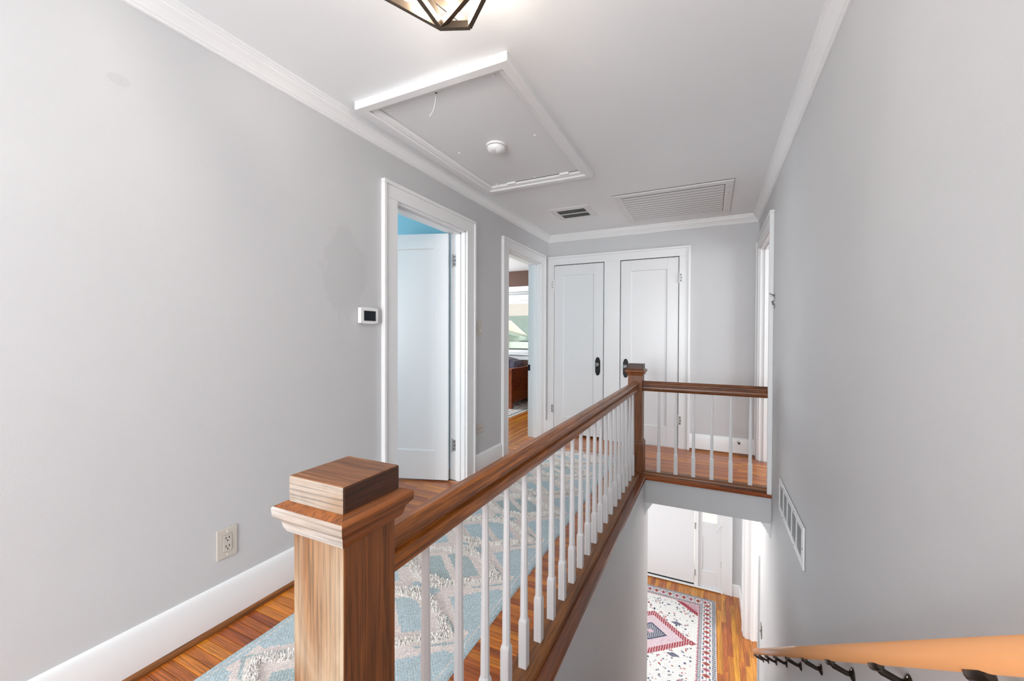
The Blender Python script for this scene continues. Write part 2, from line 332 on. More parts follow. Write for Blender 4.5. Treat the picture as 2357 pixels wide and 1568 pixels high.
rows = []
while y < YF + .02:
    rows.append(y); y += PW
for i, y0 in enumerate(rows):
    y1 = min(y0 + PW, YF + .06); xa = XL + .002
    if D1[0] + .02 < (y0 + y1) / 2 < D1[1] - .02: xa = -2.75
    xb = XE - .05 if y1 < YE - .02 else XR - .002
    if y1 > YE - .02 and D3[0] + .03 < (y0 + y1) / 2 < D3[1] - .03: xb = XR + .6
    L = xb - xa; cuts = [xa]
    lengths = [.55, .7, .85, 1.0, 1.2]
    c = xa + random.choice([.25, .4, .55, .7, .95, 1.1, 1.3])
    while c < xb - .15: cuts.append(c); c += random.choice(lengths) + .25
    cuts.append(xb)
    for a, b in zip(cuts[:-1], cuts[1:]): plank(a + G, b - G, y0 + G, y1 - G, random.uniform(-.0003, .0003), m_fl_x, floor)
# landing in front of the stairs, behind the camera
for k in range(22):
    y0 = .45 - PW * (k + 1)
    plank(XL + .002, XE if y0 > .3 else XR - .002, y0 + G, y0 + PW - G, 0, m_fl_x, floor)
# corner bedroom: strips run towards the window
x = XL - WT - .001
for k in range(34):
    plank(x - PW + G, x - G, D2[0] - .25, YD, 0, m_fl_y, floor); x -= PW
for k in range(22):      # strips through the corner bedroom doorway
    y0 = D2[0] + .003 + k * .038
    if y0 + .038 < D2[1]: plank(XL - WT + .001, XL + .001, y0 + G, y0 + .038 - G, 0, m_fl_x, floor)
# entry hall downstairs
fd = tag(box('floor_downstairs', -2.7, 3.5, -.1, YD + .1, ZD - .2, ZD - .021, m_shoe), 'honey oak strip floor of the entry hall', None, None, 'structure')
x = XR + .14; k = 0
while x > -1.25:
    c = 3.4 + random.uniform(0, 1.0); ys = [3.2]
    while c < YD - .1: ys.append(c); c += random.choice([.6, .9, 1.2, 1.5])
    ys.append(YD)
    for a, b in zip(ys[:-1], ys[1:]): plank(x - .057 + G, x - G, a + G, b - G, ZD + random.uniform(-.0003, .0003), m_fl_y, fd)
    x -= .057

# ------------------------------------------------------------------ trim: crown, baseboards
CR = [(0, 0), (.056, 0), (.056, -.011), (.050, -.013), (.050, -.020), (.045, -.023), (.043, -.030), (.030, -.044), (.021, -.056), (.017, -.062), (.017, -.067), (.011, -.070), (.011, -.078), (.006, -.080), (0, -.080)]
def crown(name, kind, a0, a1, z=ZC):
    fr = {'L': lambda p, a: (XL + p[0], a, z + p[1]), 'R': lambda p, a: (XR - p[0], a, z + p[1]), 'F': lambda p, a: (a, YF - p[0], z + p[1])}[kind]
    return tag(MB().prism(CR, None, a0, a1, fr).build(name, m_trim), None, None, None, 'structure')
crown('trim_1', 'L', YB, YF)['label'] = 'white crown moulding along the left wall'
crown('trim_2', 'F', XL + .01, XR - .01)['label'] = 'white crown moulding above the closets'
crown('trim_3', 'R', YB, YF)['label'] = 'white crown moulding above the stairwell wall'
BBP = [(0, 0), (.018, 0), (.018, .135), (.014, .150), (.012, .160), (.006, .168), (0, .170)]
QR = [(.018, 0), (.034, 0), (.033, .008), (.030, .014), (.024, .019), (.018, .020)]
def baseboard(name, kind, segs, label):
    fr = {'L': lambda p, a: (XL + p[0], a, p[1]), 'R': lambda p, a: (XR - p[0], a, p[1]), 'F': lambda p, a: (a, YF - p[0], p[1])}[kind]
    o = None
    mb = MB(); mq = MB()
    for a, b in segs: mb.prism(BBP, None, a, b, fr); mq.prism(QR, None, a, b, fr)
    o = tag(mb.build(name, m_trim), label, None, None, 'structure'); shade_auto(o)
    mq.build('shoe_moulding', m_shoe if kind != 'F' else m_shoe_x, o)
baseboard('baseboard_left', 'L', [(YB, 1.868), (2.93, 3.43), (4.52, YF)], 'tall white baseboard with a wooden shoe moulding')
baseboard('baseboard_far', 'F', [(-.197, XR - .024)], 'white baseboard right of the closet doors')
# baseboard downstairs
o = MB().prism([(XR, ZD), (XR - .018, ZD), (XR - .018, ZD + .16), (XR - .008, ZD + .18), (XR, ZD + .18)], 'Y', 6.09, YD).build('baseboard_downstairs', m_trim); tag(o, 'white baseboard at the arched opening', None, None, 'structure')
o = MB().prism([(YD, ZD), (YD - .018, ZD), (YD - .018, ZD + .16), (YD - .008, ZD + .18), (YD, ZD + .18)], 'X', .305, XR - .018).build('baseboard_front', m_trim); tag(o, 'short white baseboard beside the front door casing', None, None, 'structure')
# crown under the downstairs ceiling, its cut profile shows at both ends of the header
CRD = [(0, 0), (.062, 0), (.062, -.012), (.052, -.016), (.050, -.028), (.040, -.036), (.034, -.050), (.026, -.056), (.024, -.070), (.014, -.080), (.012, -.100), (.005, -.106), (0, -.118)]
for nm, fr, a0, a1, lb in (('trim_4', lambda p, a: (XE + p[0], a, ZDC + p[1]), YE + .004, 3.82, 'small cut end of white moulding on the stair wall'),
                       ('trim_5', lambda p, a: (XR - p[0], a, ZDC + p[1]), YE + .004, YD, 'white moulding along the arched wall downstairs')):
    tag(MB().prism(CRD, None, a0, a1, fr).build(nm, m_trim), lb, None, None, 'structure')

# ------------------------------------------------------------------ door casings and jambs
def casing_side(name, xs, dirx, op, y_out, label, jamb_depth):
    """casing on a wall facing +-x; op = opening, y_out = outer limits"""
    t = thing(name, (xs, (op[0] + op[1]) / 2, 0), label, None, None, 'structure')
    a, b = xs, xs + dirx * .020
    zt = 2.122
    for (y0, y1, back) in ((y_out[0] + .004, op[0], y_out[0]), (op[1], y_out[1] - .004, y_out[1])):
        box('casing_leg', a, b, y0, y1, 0, DH, m_trim, t, .002)
        s = 1 if back == y_out[0] else -1
        box('backband', a, xs + dirx * .030, back, back + s * .022, 0, zt - .022, m_trim, t, .003)
    box('casing_head', a, b, y_out[0] + .022, y_out[1] - .022, DH, zt - .022, m_trim, t, .002)
    box('backband', a, xs + dirx * .030, y_out[0], y_out[1], zt - .022, zt, m_trim, t, .003)
    jx0, jx1 = sorted((xs - dirx * jamb_depth, xs + dirx * .002))
    box('jamb', jx0, jx1, op[0] - .018, op[0] + .012, 0, DH, m_trim, t, .001)
    box('jamb', jx0, jx1, op[1] - .012, op[1] + .018, 0, DH, m_trim, t, .001)
    box('jamb_head', jx0, jx1, op[0], op[1], DH - .012, DH + .018, m_trim, t, .001)
    sx0, sx1 = sorted((xs - dirx * .035, xs - dirx * .075))
    box('door_stop', sx0, sx1, op[0] + .012, op[0] + .024, 0, DH - .012, m_trim, t, .001)
    box('door_stop', sx0, sx1, op[1] - .024, op[1] - .012, 0, DH - .012, m_trim, t, .001)
    box('door_stop', sx0, sx1, op[0] + .012, op[1] - .012, DH - .024, DH - .012, m_trim, t, .001)
    return t
casing_side('trim_6', XL, 1, D1, (1.868, 2.93), 'white door casing around the open panel door', WT + .01)
casing_side('trim_7', XL, 1, D2, (3.43, 4.52), 'white door casing of the sunlit bedroom doorway', WT + .01)
casing_side('trim_8', XR, -1, D3, (3.58, YF - .001), 'white door casing at the end of the short railing', WT + .01)
# strike plate with knob end in the bedroom jamb
kz = at(1218, 845, 'Y', D2[1] - .013)
t = thing('strike_plate', (kz.x, D2[1] - .012, kz.z), 'small black strike plate in the bedroom door jamb', 'door hardware')
box('plate', kz.x - .013, kz.x + .013, D2[1] - .016, D2[1] - .0121, kz.z - .042, kz.z + .028, m_black, t, .001)
MB().lathe([(.010, 0), (.012, .006), (.012, .012), (.005, .018)], (kz.x - .008, D2[1] - .016, kz.z + .012), (0, -1, 0), 12).build('latch_knob', m_bronze, t)

def hinge(parent, x, y, z, axis_dir, mat=m_hinge):
    """small leaf hinge with a knuckle; axis_dir = unit vector of the leaf"""
    dx, dy = axis_dir
    h = MB(); h.tube([(x, y, z - .048), (x, y, z + .048)], .0055, 10).tube([(x, y, z + .048), (x, y, z + .056)], [.0055, .002], 10).tube([(x, y, z - .056), (x, y, z - .048)], [.002, .0055], 10)
    o = h.build('hinge', mat, parent)
    nx, ny = -dy, dx
    p = MB(); a = Vector((x, y, 0)); d = Vector((dx, dy, 0)); nn = Vector((nx, ny, 0))
    v = []
    for s in (0, 1):
        for q in (a - nn * .0015, a + d * .03 - nn * .0015, a + d * .03 + nn * .0015, a + nn * .0015): v.append((q.x, q.y, z - .045 + s * .09))
    p.add(v, [(3, 2, 1, 0), (4, 5, 6, 7), (0, 1, 5, 4), (1, 2, 6, 5), (2, 3, 7, 6), (3, 0, 4, 7)]); p.build('hinge_leaf', mat, o)
    for q in (-.03, 0, .03):
        c = a + d * (.018 if q else .023); MB().lathe([(.005, -.003), (.005, .003)], (c.x, c.y, z + q), (nx, ny, 0), 8).build('screw', m_black, o)
    return o
def panel_door(name, label, loc, ang, W, z0, z1, th, stile, top, bottom, depth=.009, mat=m_door):
    """leaf along local +x from the hinge at the origin, front face at local y=0, thickness towards +y"""
    root = thing(name, loc, label, None, None, 'structure')
    mt = Matrix.Rotation(ang, 4, 'Z')
    def put(nm, x0, x1, y0, y1, a, b, ch=.0015, m=mat):
        mb = MB().box(x0, x1, y0, y1, a, b, ch)
        mb.v = [tuple(mt @ Vector(q) + Vector(loc)) for q in mb.v]
        return mb.build(nm, m, root)
    put('stile', 0, stile, 0, th, z0, z1); put('stile', W - stile, W, 0, th, z0, z1)
    put('rail', stile, W - stile, 0, th, z1 - top, z1); put('rail', stile, W - stile, 0, th, z0, z0 + bottom)
    put('panel', stile, W - stile, depth, th - depth, z0 + bottom, z1 - top, 0)
    # sticking bead around the panel
    for s in (0, 1):
        mb = MB(); y0 = 0 if s == 0 else th; sg = 1 if s == 0 else -1; d = depth * sg
        x0, x1, a, b = stile, W - stile, z0 + bottom, z1 - top; e = .008
        o = [(x0, y0 + sg * .001, a), (x1, y0 + sg * .001, a), (x1, y0 + sg * .001, b), (x0, y0 + sg * .001, b)]
        i = [(x0 + e, y0 + d, a + e), (x1 - e, y0 + d, a + e), (x1 - e, y0 + d, b - e), (x0 + e, y0 + d, b - e)]
        mb.add(o + i, [(0, 1, 5, 4), (1, 2, 6, 5), (2, 3, 7, 6), (3, 0, 4, 7)])
        mb.v = [tuple(mt @ Vector(q) + Vector(loc)) for q in mb.v]; mb.build('sticking', mat, root)
    return root
def knob(root, x, y, zc, face=(0, -1, 0)):
    """black lobed escutcheon with a faceted glass knob, on a face looking to -y"""
    prof = []
    hw, hh = .0285, .105
    for k in range(0, 13): a = math.pi * k / 12; prof.append((x + .023 * math.cos(a), zc + .075 + .030 * math.sin(a)))
    left = [(x - hw, zc + .068), (x - hw, zc - .068)]
    prof += left
    for k in range(0, 13): a = math.pi + math.pi * k / 12; prof.append((x + .023 * math.cos(a), zc - .075 + .030 * math.sin(a)))
    prof += [(x + hw, zc - .068), (x + hw, zc + .068)]
    e = MB().prism(prof, None, y, y - .004, lambda p, a: (p[0], a, p[1])).build('escutcheon', m_black, root)
    kz = zc + .022
    MB().lathe([(.012, 0), (.012, .012), (.008, .02), (.008, .03)], (x, y - .004, kz), (0, -1, 0), 14).build('knob_shank', m_chrome, e)
    MB().lathe([(.010, .028), (.022, .034), (.026, .043), (.022, .053), (.010, .057)], (x, y - .004, kz), (0, -1, 0), 8).build('glass_knob', m_crystal, e)
    MB().lathe([(.004, .0), (.004, .002)], (x, y - .004, zc - .04), (0, -1, 0), 8).build('keyhole', m_slot, e)
# open door of the blue room: hinge on the far jamb, leaf swung in
ang = math.atan2(-.143, -.426)
d1 = panel_door('door_1', 'white single panel door standing open into the cyan room', (-1.912, 2.765, 0), ang, .775, .012, 2.0, .035, .115, .118, .235)
# the panel_door thickness runs to local +y, which points to the camera side here
for z in (1.79, .285): hinge(d1, -1.898, 2.789, z, (1, 0), m_hinge)

# closet front: casing boards and two closet doors
t = thing('trim_9', ((C1[1] + C2[0]) / 2, YF, 0), 'wide white casing around both closet doors', None, None, 'structure')
yc = YF - .020
box('casing_leg', XL + .003, C1[0] - .004, yc, YF, 0, DH + .004, m_trim, t, .0015)
box('casing_post', C1[1] + .004, C2[0] - .004, yc, YF, 0, DH + .004, m_trim, t, .0015)
box('casing_leg', C2[1] + .004, -.2225, yc, YF, 0, DH + .004, m_trim, t, .0015)
box('casing_head', XL + .003, -.222, yc, YF, DH + .004, 2.104, m_trim, t, .0015)
box('backband', XL + .003, -.197, YF - .032, YF, 2.104, 2.126, m_trim, t, .003)
box('backband', -.222, -.197, YF - .032, YF, 0, 2.104, m_trim, t, .003)
box('threshold', C2[0], C2[1], YF - .012, YF + .06, 0, .008, m_trim, t, .001)
d3 = panel_door('door_3', 'white closet door with glass knob beside the bedroom doorway', (C1[0], YF - .013, 0), 0, C1[1] - C1[0] - .004, .022, DH - .004, .035, .112, .118, .2, .006)
d4 = panel_door('door_4', 'white closet door behind the newel post of the short railing', (C2[0] + .003, YF - .013, 0), 0, C2[1] - C2[0] - .005, .010, DH - .004, .035, .112, .118, .205, .010)
knob(d3, C1[1] - .066, YF - .013, .835); knob(d4, C2[0] + .062, YF - .013, .825)
for z in (1.795, .31): hinge(d3, C1[0] - .002, YF - .022, z, (-1, 0), m_trim if z > 1 else m_hinge)
for z in (1.795, .297): hinge(d4, C2[1] + .002, YF - .022, z, (1, 0), m_hinge)

# ------------------------------------------------------------------ railings
RAILP = [(-.022, 0), (.022, 0), (.028, .006), (.031, .016), (.0315, .030), (.029, .038), (.0195, .042), (.0195, .049), (.026, .051), (.029, .055), (.029, .064), (.025, .070), (.020, .072), (.018, .078), (.010, .0845), (-.010, .0845), (-.018, .078), (-.020, .072), (-.025, .070), (-.029, .064), (-.029, .055), (-.026, .051), (-.0195, .049), (-.0195, .042), (-.029, .038), (-.0315, .030), (-.031, .016), (-.028, .006)]
RX, RZ, RY = -.58, .713, 3.662
long_rail = thing('stair_railing', (RX, .52, 0), 'long oak railing with white balusters between two newel posts', 'railing')
short_rail = thing('stair_railing', (-.05, RY, 0), 'short oak railing with six white balusters ending at a door casing', 'railing')
N1 = (-.578, .52); N2 = (-.584, 3.664)
shade_auto(MB().prism(RAILP, None, N1[1] + .058, N2[1] - .058, lambda p, a: (RX + p[0], a, RZ + p[1])).build('handrail', m_rail_y, long_rail), 28)
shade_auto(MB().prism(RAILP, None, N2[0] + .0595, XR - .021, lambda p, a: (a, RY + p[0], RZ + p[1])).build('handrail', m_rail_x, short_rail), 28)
# balusters: square foot, chamfer, slender taper
def ring(s, z, oct_=.0):
    h = s / 2; c = h * oct_
    return [(-h, -h + c, z), (-h + c, -h, z), (h - c, -h, z), (h, -h + c, z), (h, h - c, z), (h - c, h, z), (-h + c, h, z), (-h, h - c, z)]
bv = []; rings = [(.029, 0, .04), (.029, .158, .04), (.0285, .163, .25), (.0245, .172, .55), (.0235, .30, .58), (.020, .50, .58), (.0165, .69, .58)]
for s, z, c in rings: bv += ring(s, z, c)
bf = [[i * 8 + k, i * 8 + (k + 1) % 8, (i + 1) * 8 + (k + 1) % 8, (i + 1) * 8 + k] for i in range(len(rings) - 1) for k in range(8)] + [list(range(8))[::-1], list(range(len(rings) * 8 - 8, len(rings) * 8))]
bal = mesh('baluster', bv, bf, plain('baluster_paint', (.74, .73, .735), .35, 0, .05, 60), None, False, None, False)
for k in range(21): link('baluster', bal, None, long_rail, (RX, 3.481 - .1367 * k, .028))
for k in range(6): link('baluster', bal, None, short_rail, (-.394 + .1345 * k, RY, .028))
# shoe under the balusters and nosing along the edge
SH = [(-.052, 0), (.048, 0), (.048, .010), (.044, .020), (.036, .026), (.030, .028), (-.034, .028), (-.044, .02), (-.052, .012)]
MB().prism(SH, None, N1[1] + .07, N2[1] - .07, lambda p, a: (RX + p[0], a, p[1])).build('base_shoe', m_shoe, long_rail)
MB().prism([(-.532, -.031), (XE + .004, -.031), (XE + .013, -.024), (XE + .015, -.014), (XE + .010, -.002), (XE + .004, 0.0), (-.532, 0.0)], 'Y', .33, YE - .03).build('nosing', m_nosing_y, long_rail)
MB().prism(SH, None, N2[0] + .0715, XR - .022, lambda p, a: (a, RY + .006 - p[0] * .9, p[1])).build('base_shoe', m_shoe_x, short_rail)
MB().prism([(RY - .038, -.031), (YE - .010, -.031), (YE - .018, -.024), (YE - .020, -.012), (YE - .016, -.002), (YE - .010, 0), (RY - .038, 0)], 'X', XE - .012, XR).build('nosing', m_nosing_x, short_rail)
# newel posts
def square_stack(prof, cx, cy):
    v = []
    for h, z in prof: v += [(cx - h, cy - h, z), (cx + h, cy - h, z), (cx + h, cy + h, z), (cx - h, cy + h, z)]
    n = len(prof)
    f = [[i * 4 + k, i * 4 + (k + 1) % 4, (i + 1) * 4 + (k + 1) % 4, (i + 1) * 4 + k] for i in range(n - 1) for k in range(4)] + [[3, 2, 1, 0], [n * 4 - 4, n * 4 - 3, n * 4 - 2, n * 4 - 1]]
    return v, f
def facemats(o, rule):
    """rule(normal) -> slot"""
    for p in o.data.polygons: p.material_index = rule(p.normal)
def newel(cx, cy, worn):
    sh = MB().box(cx - .059, cx + .059, cy - .059, cy + .059, 0, .862, .0025).build('newel_post', m_post, long_rail)
    v, f = square_stack([(.071, 0), (.071, .262), (.068, .272), (.062, .282), (.060, .290)], cx, cy)
    pl = mesh('plinth', v, f, m_post, sh)
    v, f = square_stack([(.060, .845), (.066, .848), (.070, .856), (.072, .866), (.074, .868), (.082, .876), (.083, .890), (.081, .893), (.066, .900), (.050, .902)], cx, cy)
    mo = mesh('cap_moulding', v, f, m_cap, sh)
    mb = MB().box(cx - .0645, cx + .0645, cy - .0645, cy + .0645, .894, .943, .004)
    cb = mb.build('cap_block', m_capdark, sh)
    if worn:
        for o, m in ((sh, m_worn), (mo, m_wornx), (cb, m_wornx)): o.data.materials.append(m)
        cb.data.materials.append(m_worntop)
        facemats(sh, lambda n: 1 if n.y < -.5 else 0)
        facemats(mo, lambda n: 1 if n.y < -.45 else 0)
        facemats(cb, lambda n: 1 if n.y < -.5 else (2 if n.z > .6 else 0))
    return sh
newel(N1[0], N1[1], True)['label'] = 'newel post with a bleached worn front face'
newel(N2[0], N2[1], False)['label'] = 'corner newel post with dark capped top'

# staircase going down below the railing
st = thing('staircase', (-.04, 2.2, ZD), 'stairs going down beside the grey wall', 'stairs')
for k in range(14):
    z = -.19 * (k + 1); y0 = .33 + .27 * k
    if k < 13: box('tread', XE + .016, XR - .003, y0 - .0, y0 + .295, z - .028, z, m_tread, st, .004)
    box('riser', XE + .016, XR - .003, y0 - .001, y0 + .018, max(z, ZD), z + .19 - .0285, m_trim, st)

# ------------------------------------------------------------------ wall handrail on brackets
hx = .352
def hz(y): return .787 - (y - .728) * .696
hr = thing('wall_handrail', (hx, .3, hz(.3)), 'light varnished round handrail descending the grey stair wall', 'handrail')
y0, y1 = .30, 3.97
pts = [(hx, y0, hz(y0)), (hx, y1 - .02, hz(y1 - .02)), (hx, y1 - .006, hz(y1 - .006)), (hx, y1, hz(y1))]
MB().tube(pts, [.0215, .0215, .017, .009], 24).build('rail', m_handrail, hr, True)
for k in range(9):
    y = .823 + .4035 * k + (.0 if k < 8 else -.09); z = hz(y) - .020
    b = shade_auto(MB().tube([(hx, y - .026, z - .009 + .018), (hx, y - .02, z - .009 + .014), (hx, y + .02, z - .009 - .014), (hx, y + .026, z - .009 - .018)], [.006, .010, .010, .006], 12).build('bracket', m_bronze, hr), 50)
    ay = y
    MB().tube([(hx, ay, z - .008), (hx + .010, ay, z - .018), (XR - .018, ay, z - .030), (XR - .002, ay, z - .030)], [.008, .0085, .0075, .0075], 10).build('arm', m_bronze, b, True)
    MB().lathe([(.020, 0), (.020, .003), (.015, .007), (.009, .010)], (XR, ay, z - .030), (-1, 0, 0), 18).build('wall_plate', m_bronze, b)
    for s in (-1, 1): MB().lathe([(.004, 0), (.003, .003)], (XR - .004, ay, z - .030 + s * .014), (-1, 0, 0), 8).build('screw', m_chrome, b)

# ------------------------------------------------------------------ ceiling items
hx0, hx1, hy0, hy1 = -1.655, -.78, 1.545, 2.945
at_h = thing('attic_hatch', ((hx0 + hx1) / 2, (hy0 + hy1) / 2, ZC), 'white framed attic hatch in the ceiling', 'hatch')
def mitre_frame(x0, x1, y0, y1, w, prof, mat, parent, nm):
    """four mitred boards; prof = [(inset 0..1 of w, z)] closed"""
    cs = [(x0, y0), (x1, y0), (x1, y1), (x0, y1)]; dn = [(1, 1), (-1, 1), (-1, -1), (1, -1)]
    for i in range(4):
        a, b = cs[i], cs[(i + 1) % 4]; da, db = dn[i], dn[(i + 1) % 4]; v = []
        for (c, d) in ((a, da), (b, db)):
            for (q, z) in prof: v.append((c[0] + d[0] * q * w, c[1] + d[1] * q * w, z))
        n = len(prof); f = [[k, (k + 1) % n, n + (k + 1) % n, n + k] for k in range(n)] + [list(range(n))[::-1], list(range(n, 2 * n))]
        mesh(nm, v, f, mat, parent)
ZF = ZC - .040
mitre_frame(hx0, hx1, hy0, hy1, .048, [(0, ZC), (0, ZF + .004), (.08, ZF), (.92, ZF), (1, ZF + .004), (1, ZC)], m_trim, at_h, 'frame_board')
mitre_frame(hx0 + .048, hx1 - .048, hy0 + .048, hy1 - .048, .034, [(0, ZC), (0, ZF + .014), (.1, ZF + .010), (.85, ZF + .016), (1, ZF + .022), (1, ZC)], m_trim, at_h, 'inner_trim')
pz = ZC - .004
pn = box('hatch_panel', hx0 + .085, hx1 - .085, hy0 + .085, hy1 - .0855, pz - .006, pz, m_panel, at_h)
for (u, v) in ((872 + 20, 252), (1137, 173), (1057, 352), (1231, 311), (1143, 424), (1230, 408), (1326, 392)):
    p = at(u, v, 'Z', pz - .006)
    if hx0 + .1 < p.x < hx1 - .1 and hy0 + .1 < p.y < hy1 - .1: MB().lathe([(.008, 0), (.007, .004), (.003, .006)], (p.x, p.y, pz - .006), (0, 0, -1), 12).build('screw', m_wplast, at_h)
for u in (1176, 1300):
    p = at(u, 420 if u < 1250 else 401, 'Z', pz - .010)
    box('hinge', p.x - .035, p.x + .035, hy1 - .098, hy1 - .080, pz - .020, pz - .004, m_trim, at_h, .002)
MB().box(hx0 + .25, hx1 - .087, hy1 - .0875, hy1 - .0835, pz - .0075, pz).build('gap_shadow_strip', m_slot, at_h)
p = at(1004, 214, 'Z', pz - .006)
MB().lathe([(.006, 0), (.006, .001)], (p.x, p.y, pz - .006), (0, 0, -1), 10).build('pull_hole', m_slot, at_h)
MB().tube([(p.x, p.y, pz - .006), (p.x - .004, p.y - .004, pz - .05), (p.x - .012, p.y - .006, pz - .09), (p.x - .035, p.y - .006, pz - .115)], .0011, 6).build('pull_string', m_wplast, at_h)
# smoke detector on the hatch panel
p = at(1142, 334, 'Z', pz - .006); sd = thing('smoke_detector', (p.x, p.y, pz - .006), 'round white smoke detector on the attic hatch', 'smoke detector')
c = (p.x, p.y, pz - .006)
shade_auto(MB().lathe([(.062, 0), (.062, .006), (.058, .011), (.050, .012)], c, (0, 0, -1), 32).build('base', m_wplast, sd), 40)
MB().lathe([(.053, .0115), (.053, .0145)], c, (0, 0, -1), 32).build('vent_slot', m_slot, sd)
shade_auto(MB().lathe([(.056, .0145), (.057, .022), (.053, .034), (.044, .042), (.030, .045), (.004, .046)], c, (0, 0, -1), 32).build('body', m_wplast, sd), 40)
shade_auto(MB().lathe([(.020, 0), (.021, .006), (.016, .009), (.004, .010)], (c[0] + .026, c[1] - .012, c[2] - .042), (.35, -.1, -1), 20).build('sounder', m_grille, sd), 40)
# small supply register
def register(name, x0, x1, y0, y1, label):
    t = thing(name, ((x0 + x1) / 2, (y0 + y1) / 2, ZC), label, 'air vent')
    return t
vx0, vx1, vy0, vy1 = -1.40, -1.02, 3.665, 4.03
rg = register('ceiling_register', vx0, vx1, vy0, vy1, 'small ceiling air register with dark louvres')
mitre_frame(vx0, vx1, vy0, vy1, .055, [(0, ZC), (0, ZC - .003), (.8, ZC - .010), (1, ZC - .010), (1, ZC)], m_grille, rg, 'frame_side')
box('duct_shade_plate', vx0 + .05, vx1 - .05, vy0 + .05, vy1 - .05, ZC - .001, ZC - .0004, m_dark, rg)  # near-black sheet stands in for the shade inside the duct
for k in range(26):
    x = vx0 + .062 + k * (vx1 - vx0 - .124) / 25
    if k % 1 == 0:
        for (a, b) in ((vy0 + .056, (vy0 + vy1) / 2 - .008), ((vy0 + vy1) / 2 + .008, vy1 - .056)):
            MB().add([(x - .0032, a, ZC - .0085), (x + .0012, a, ZC - .002), (x + .0012, b, ZC - .002), (x - .0032, b, ZC - .0085), (x - .0025, a, ZC - .0088), (x + .002, a, ZC - .0023), (x + .002, b, ZC - .0023), (x - .0025, b, ZC - .0088)],
                     [(3, 2, 1, 0), (4, 5, 6, 7), (0, 1, 5, 4), (1, 2, 6, 5), (2, 3, 7, 6), (3, 0, 4, 7)]).build('louvre', m_slot if k % 2 else m_oldmetal, rg)
box('divider_bar', vx0 + .055, vx1 - .055, (vy0 + vy1) / 2 - .006, (vy0 + vy1) / 2 + .006, ZC - .0105, ZC - .002, m_grille, rg, .001)
for x in (vx0 + .07, vx1 - .07): MB().lathe([(.004, 0), (.004, .002)], (x, vy0 + .028, ZC - .007), (0, 0, -1), 8).build('screw', m_oldmetal, rg)
# large return grille
gx0, gx1, gy0, gy1 = -.775, .150, 3.535, 4.445
gr = register('return_air_grille', gx0, gx1, gy0, gy1, 'large ceiling return grille with long white slats')
mitre_frame(gx0, gx1, gy0, gy1, .062, [(0, ZC - .0025), (0, ZC - .008), (.1, ZC - .012), (.9, ZC - .014), (1, ZC - .012), (1, ZC - .002)], m_grille, gr, 'frame_side')
box('duct_shade_plate', gx0 - .002, gx1 + .002, gy0 - .003, gy1 + .002, ZC - .0022, ZC - .0004, m_dark, gr)  # flat dark plate, painted as the unlit cavity above the slats
ns = 12; sp = (gy1 - gy0 - .124) / ns
for k in range(ns):
    ya = gy0 + .062 + k * sp
    MB().prism([(ya + .010, ZC - .0135), (ya + sp, ZC - .0135), (ya + sp, ZC - .0125), (ya + .010, ZC - .0125)], 'X', gx0 + .064, gx1 - .066).build('slat', m_grille, gr)
for k in range(6):
    for yy in (gy0 + .006, gy1 - .03): MB().lathe([(.003, 0), (.003, .002)], (gx0 + .08 + k * .15, yy + .01, ZC - .0125), (0, 0, -1), 8).build('screw', m_oldmetal, gr)
for k in range(5):
    for xx in (gx0 + .03, gx1 - .03): MB().lathe([(.003, 0), (.003, .002)], (xx, gy0 + .12 + k * .17, ZC - .0135), (0, 0, -1), 8).build('screw', m_oldmetal, gr)

# ceiling lamp: open geometric cage of bronze bars with candle bulbs
LZ = 2.13
P1 = at(1015, 60, 'Z', LZ); P2 = at(1080, 58, 'Z', LZ); Rv = at(1165, -113, 'Z', 2.235); Qv = at(982, -19, 'Z', 2.275); Av = at(846, -33, 'Z', 2.235)
LC = Vector((-.715, .96, ZC))
lamp = thing('ceiling_lamp', LC, 'dark bronze open cage ceiling lamp with glowing bulbs', 'lamp')
def bar(a, b, nm='cage_bar', wd=.0165, parent=None):
    a, b = Vector(a), Vector(b); d = (b - a).normalized(); s = d.cross(Vector((0, 0, 1))).normalized(); n = d.cross(s)
    v = []
    for q in (a - d * .003, b + d * .003):
        for (i, j) in ((-1, -1), (1, -1), (1, 1), (-1, 1)): v.append(q + s * i * wd * .42 + n * j * wd * .62)
    return mesh(nm, v, [(3, 2, 1, 0), (4, 5, 6, 7), (0, 1, 5, 4), (1, 2, 6, 5), (2, 3, 7, 6), (3, 0, 4, 7)], m_cage, parent or lamp)
Tp = [LC + Vector((.07 * math.cos(a), .07 * math.sin(a), -.022)) for a in (math.radians(200), math.radians(320), math.radians(80))]
Fv = Vector((-.80, .80, 2.23))
for a, b in ((P1, P2), (P1, Rv), (P2, Rv), (P1, Qv), (P2, Qv), (P1, Av), (Av, Qv), (Av, Fv), (Fv, Rv), (Fv, P1), (Av, Tp[0]), (Fv, Tp[0]), (Rv, Tp[1]), (Qv, Tp[2]), (Rv, Qv)): bar(a, b)
shade_auto(MB().lathe([(.085, 0), (.085, .012), (.075, .022), (.02, .026)], LC, (0, 0, -1), 32).build('canopy', m_bronze, lamp), 40)
m_bulb = glow('bulb_glow', (1.0, .89, .78), 88.0)
for (u, v, z) in ((1045, -6, 2.215), (962, -40, 2.215), (1090, -75, 2.215)):
    p = at(u, v, 'Z', z); 
    s = MB().tube([LC + Vector((0, 0, -.024)), (p.x * .5 + LC.x * .5, p.y * .5 + LC.y * .5, ZC - .05), (p.x, p.y, ZC - .07), (p.x, p.y, z + .032)], [.006, .006, .009, .012], 10).build('socket_arm', m_bronze, lamp)
    MB().lathe([(.008, -.034), (.014, -.028), (.021, -.010), (.020, .006), (.012, .026), (.003, .040)], (p.x, p.y, z), (0, 0, -1), 14).build('bulb', m_bulb, lamp, True)

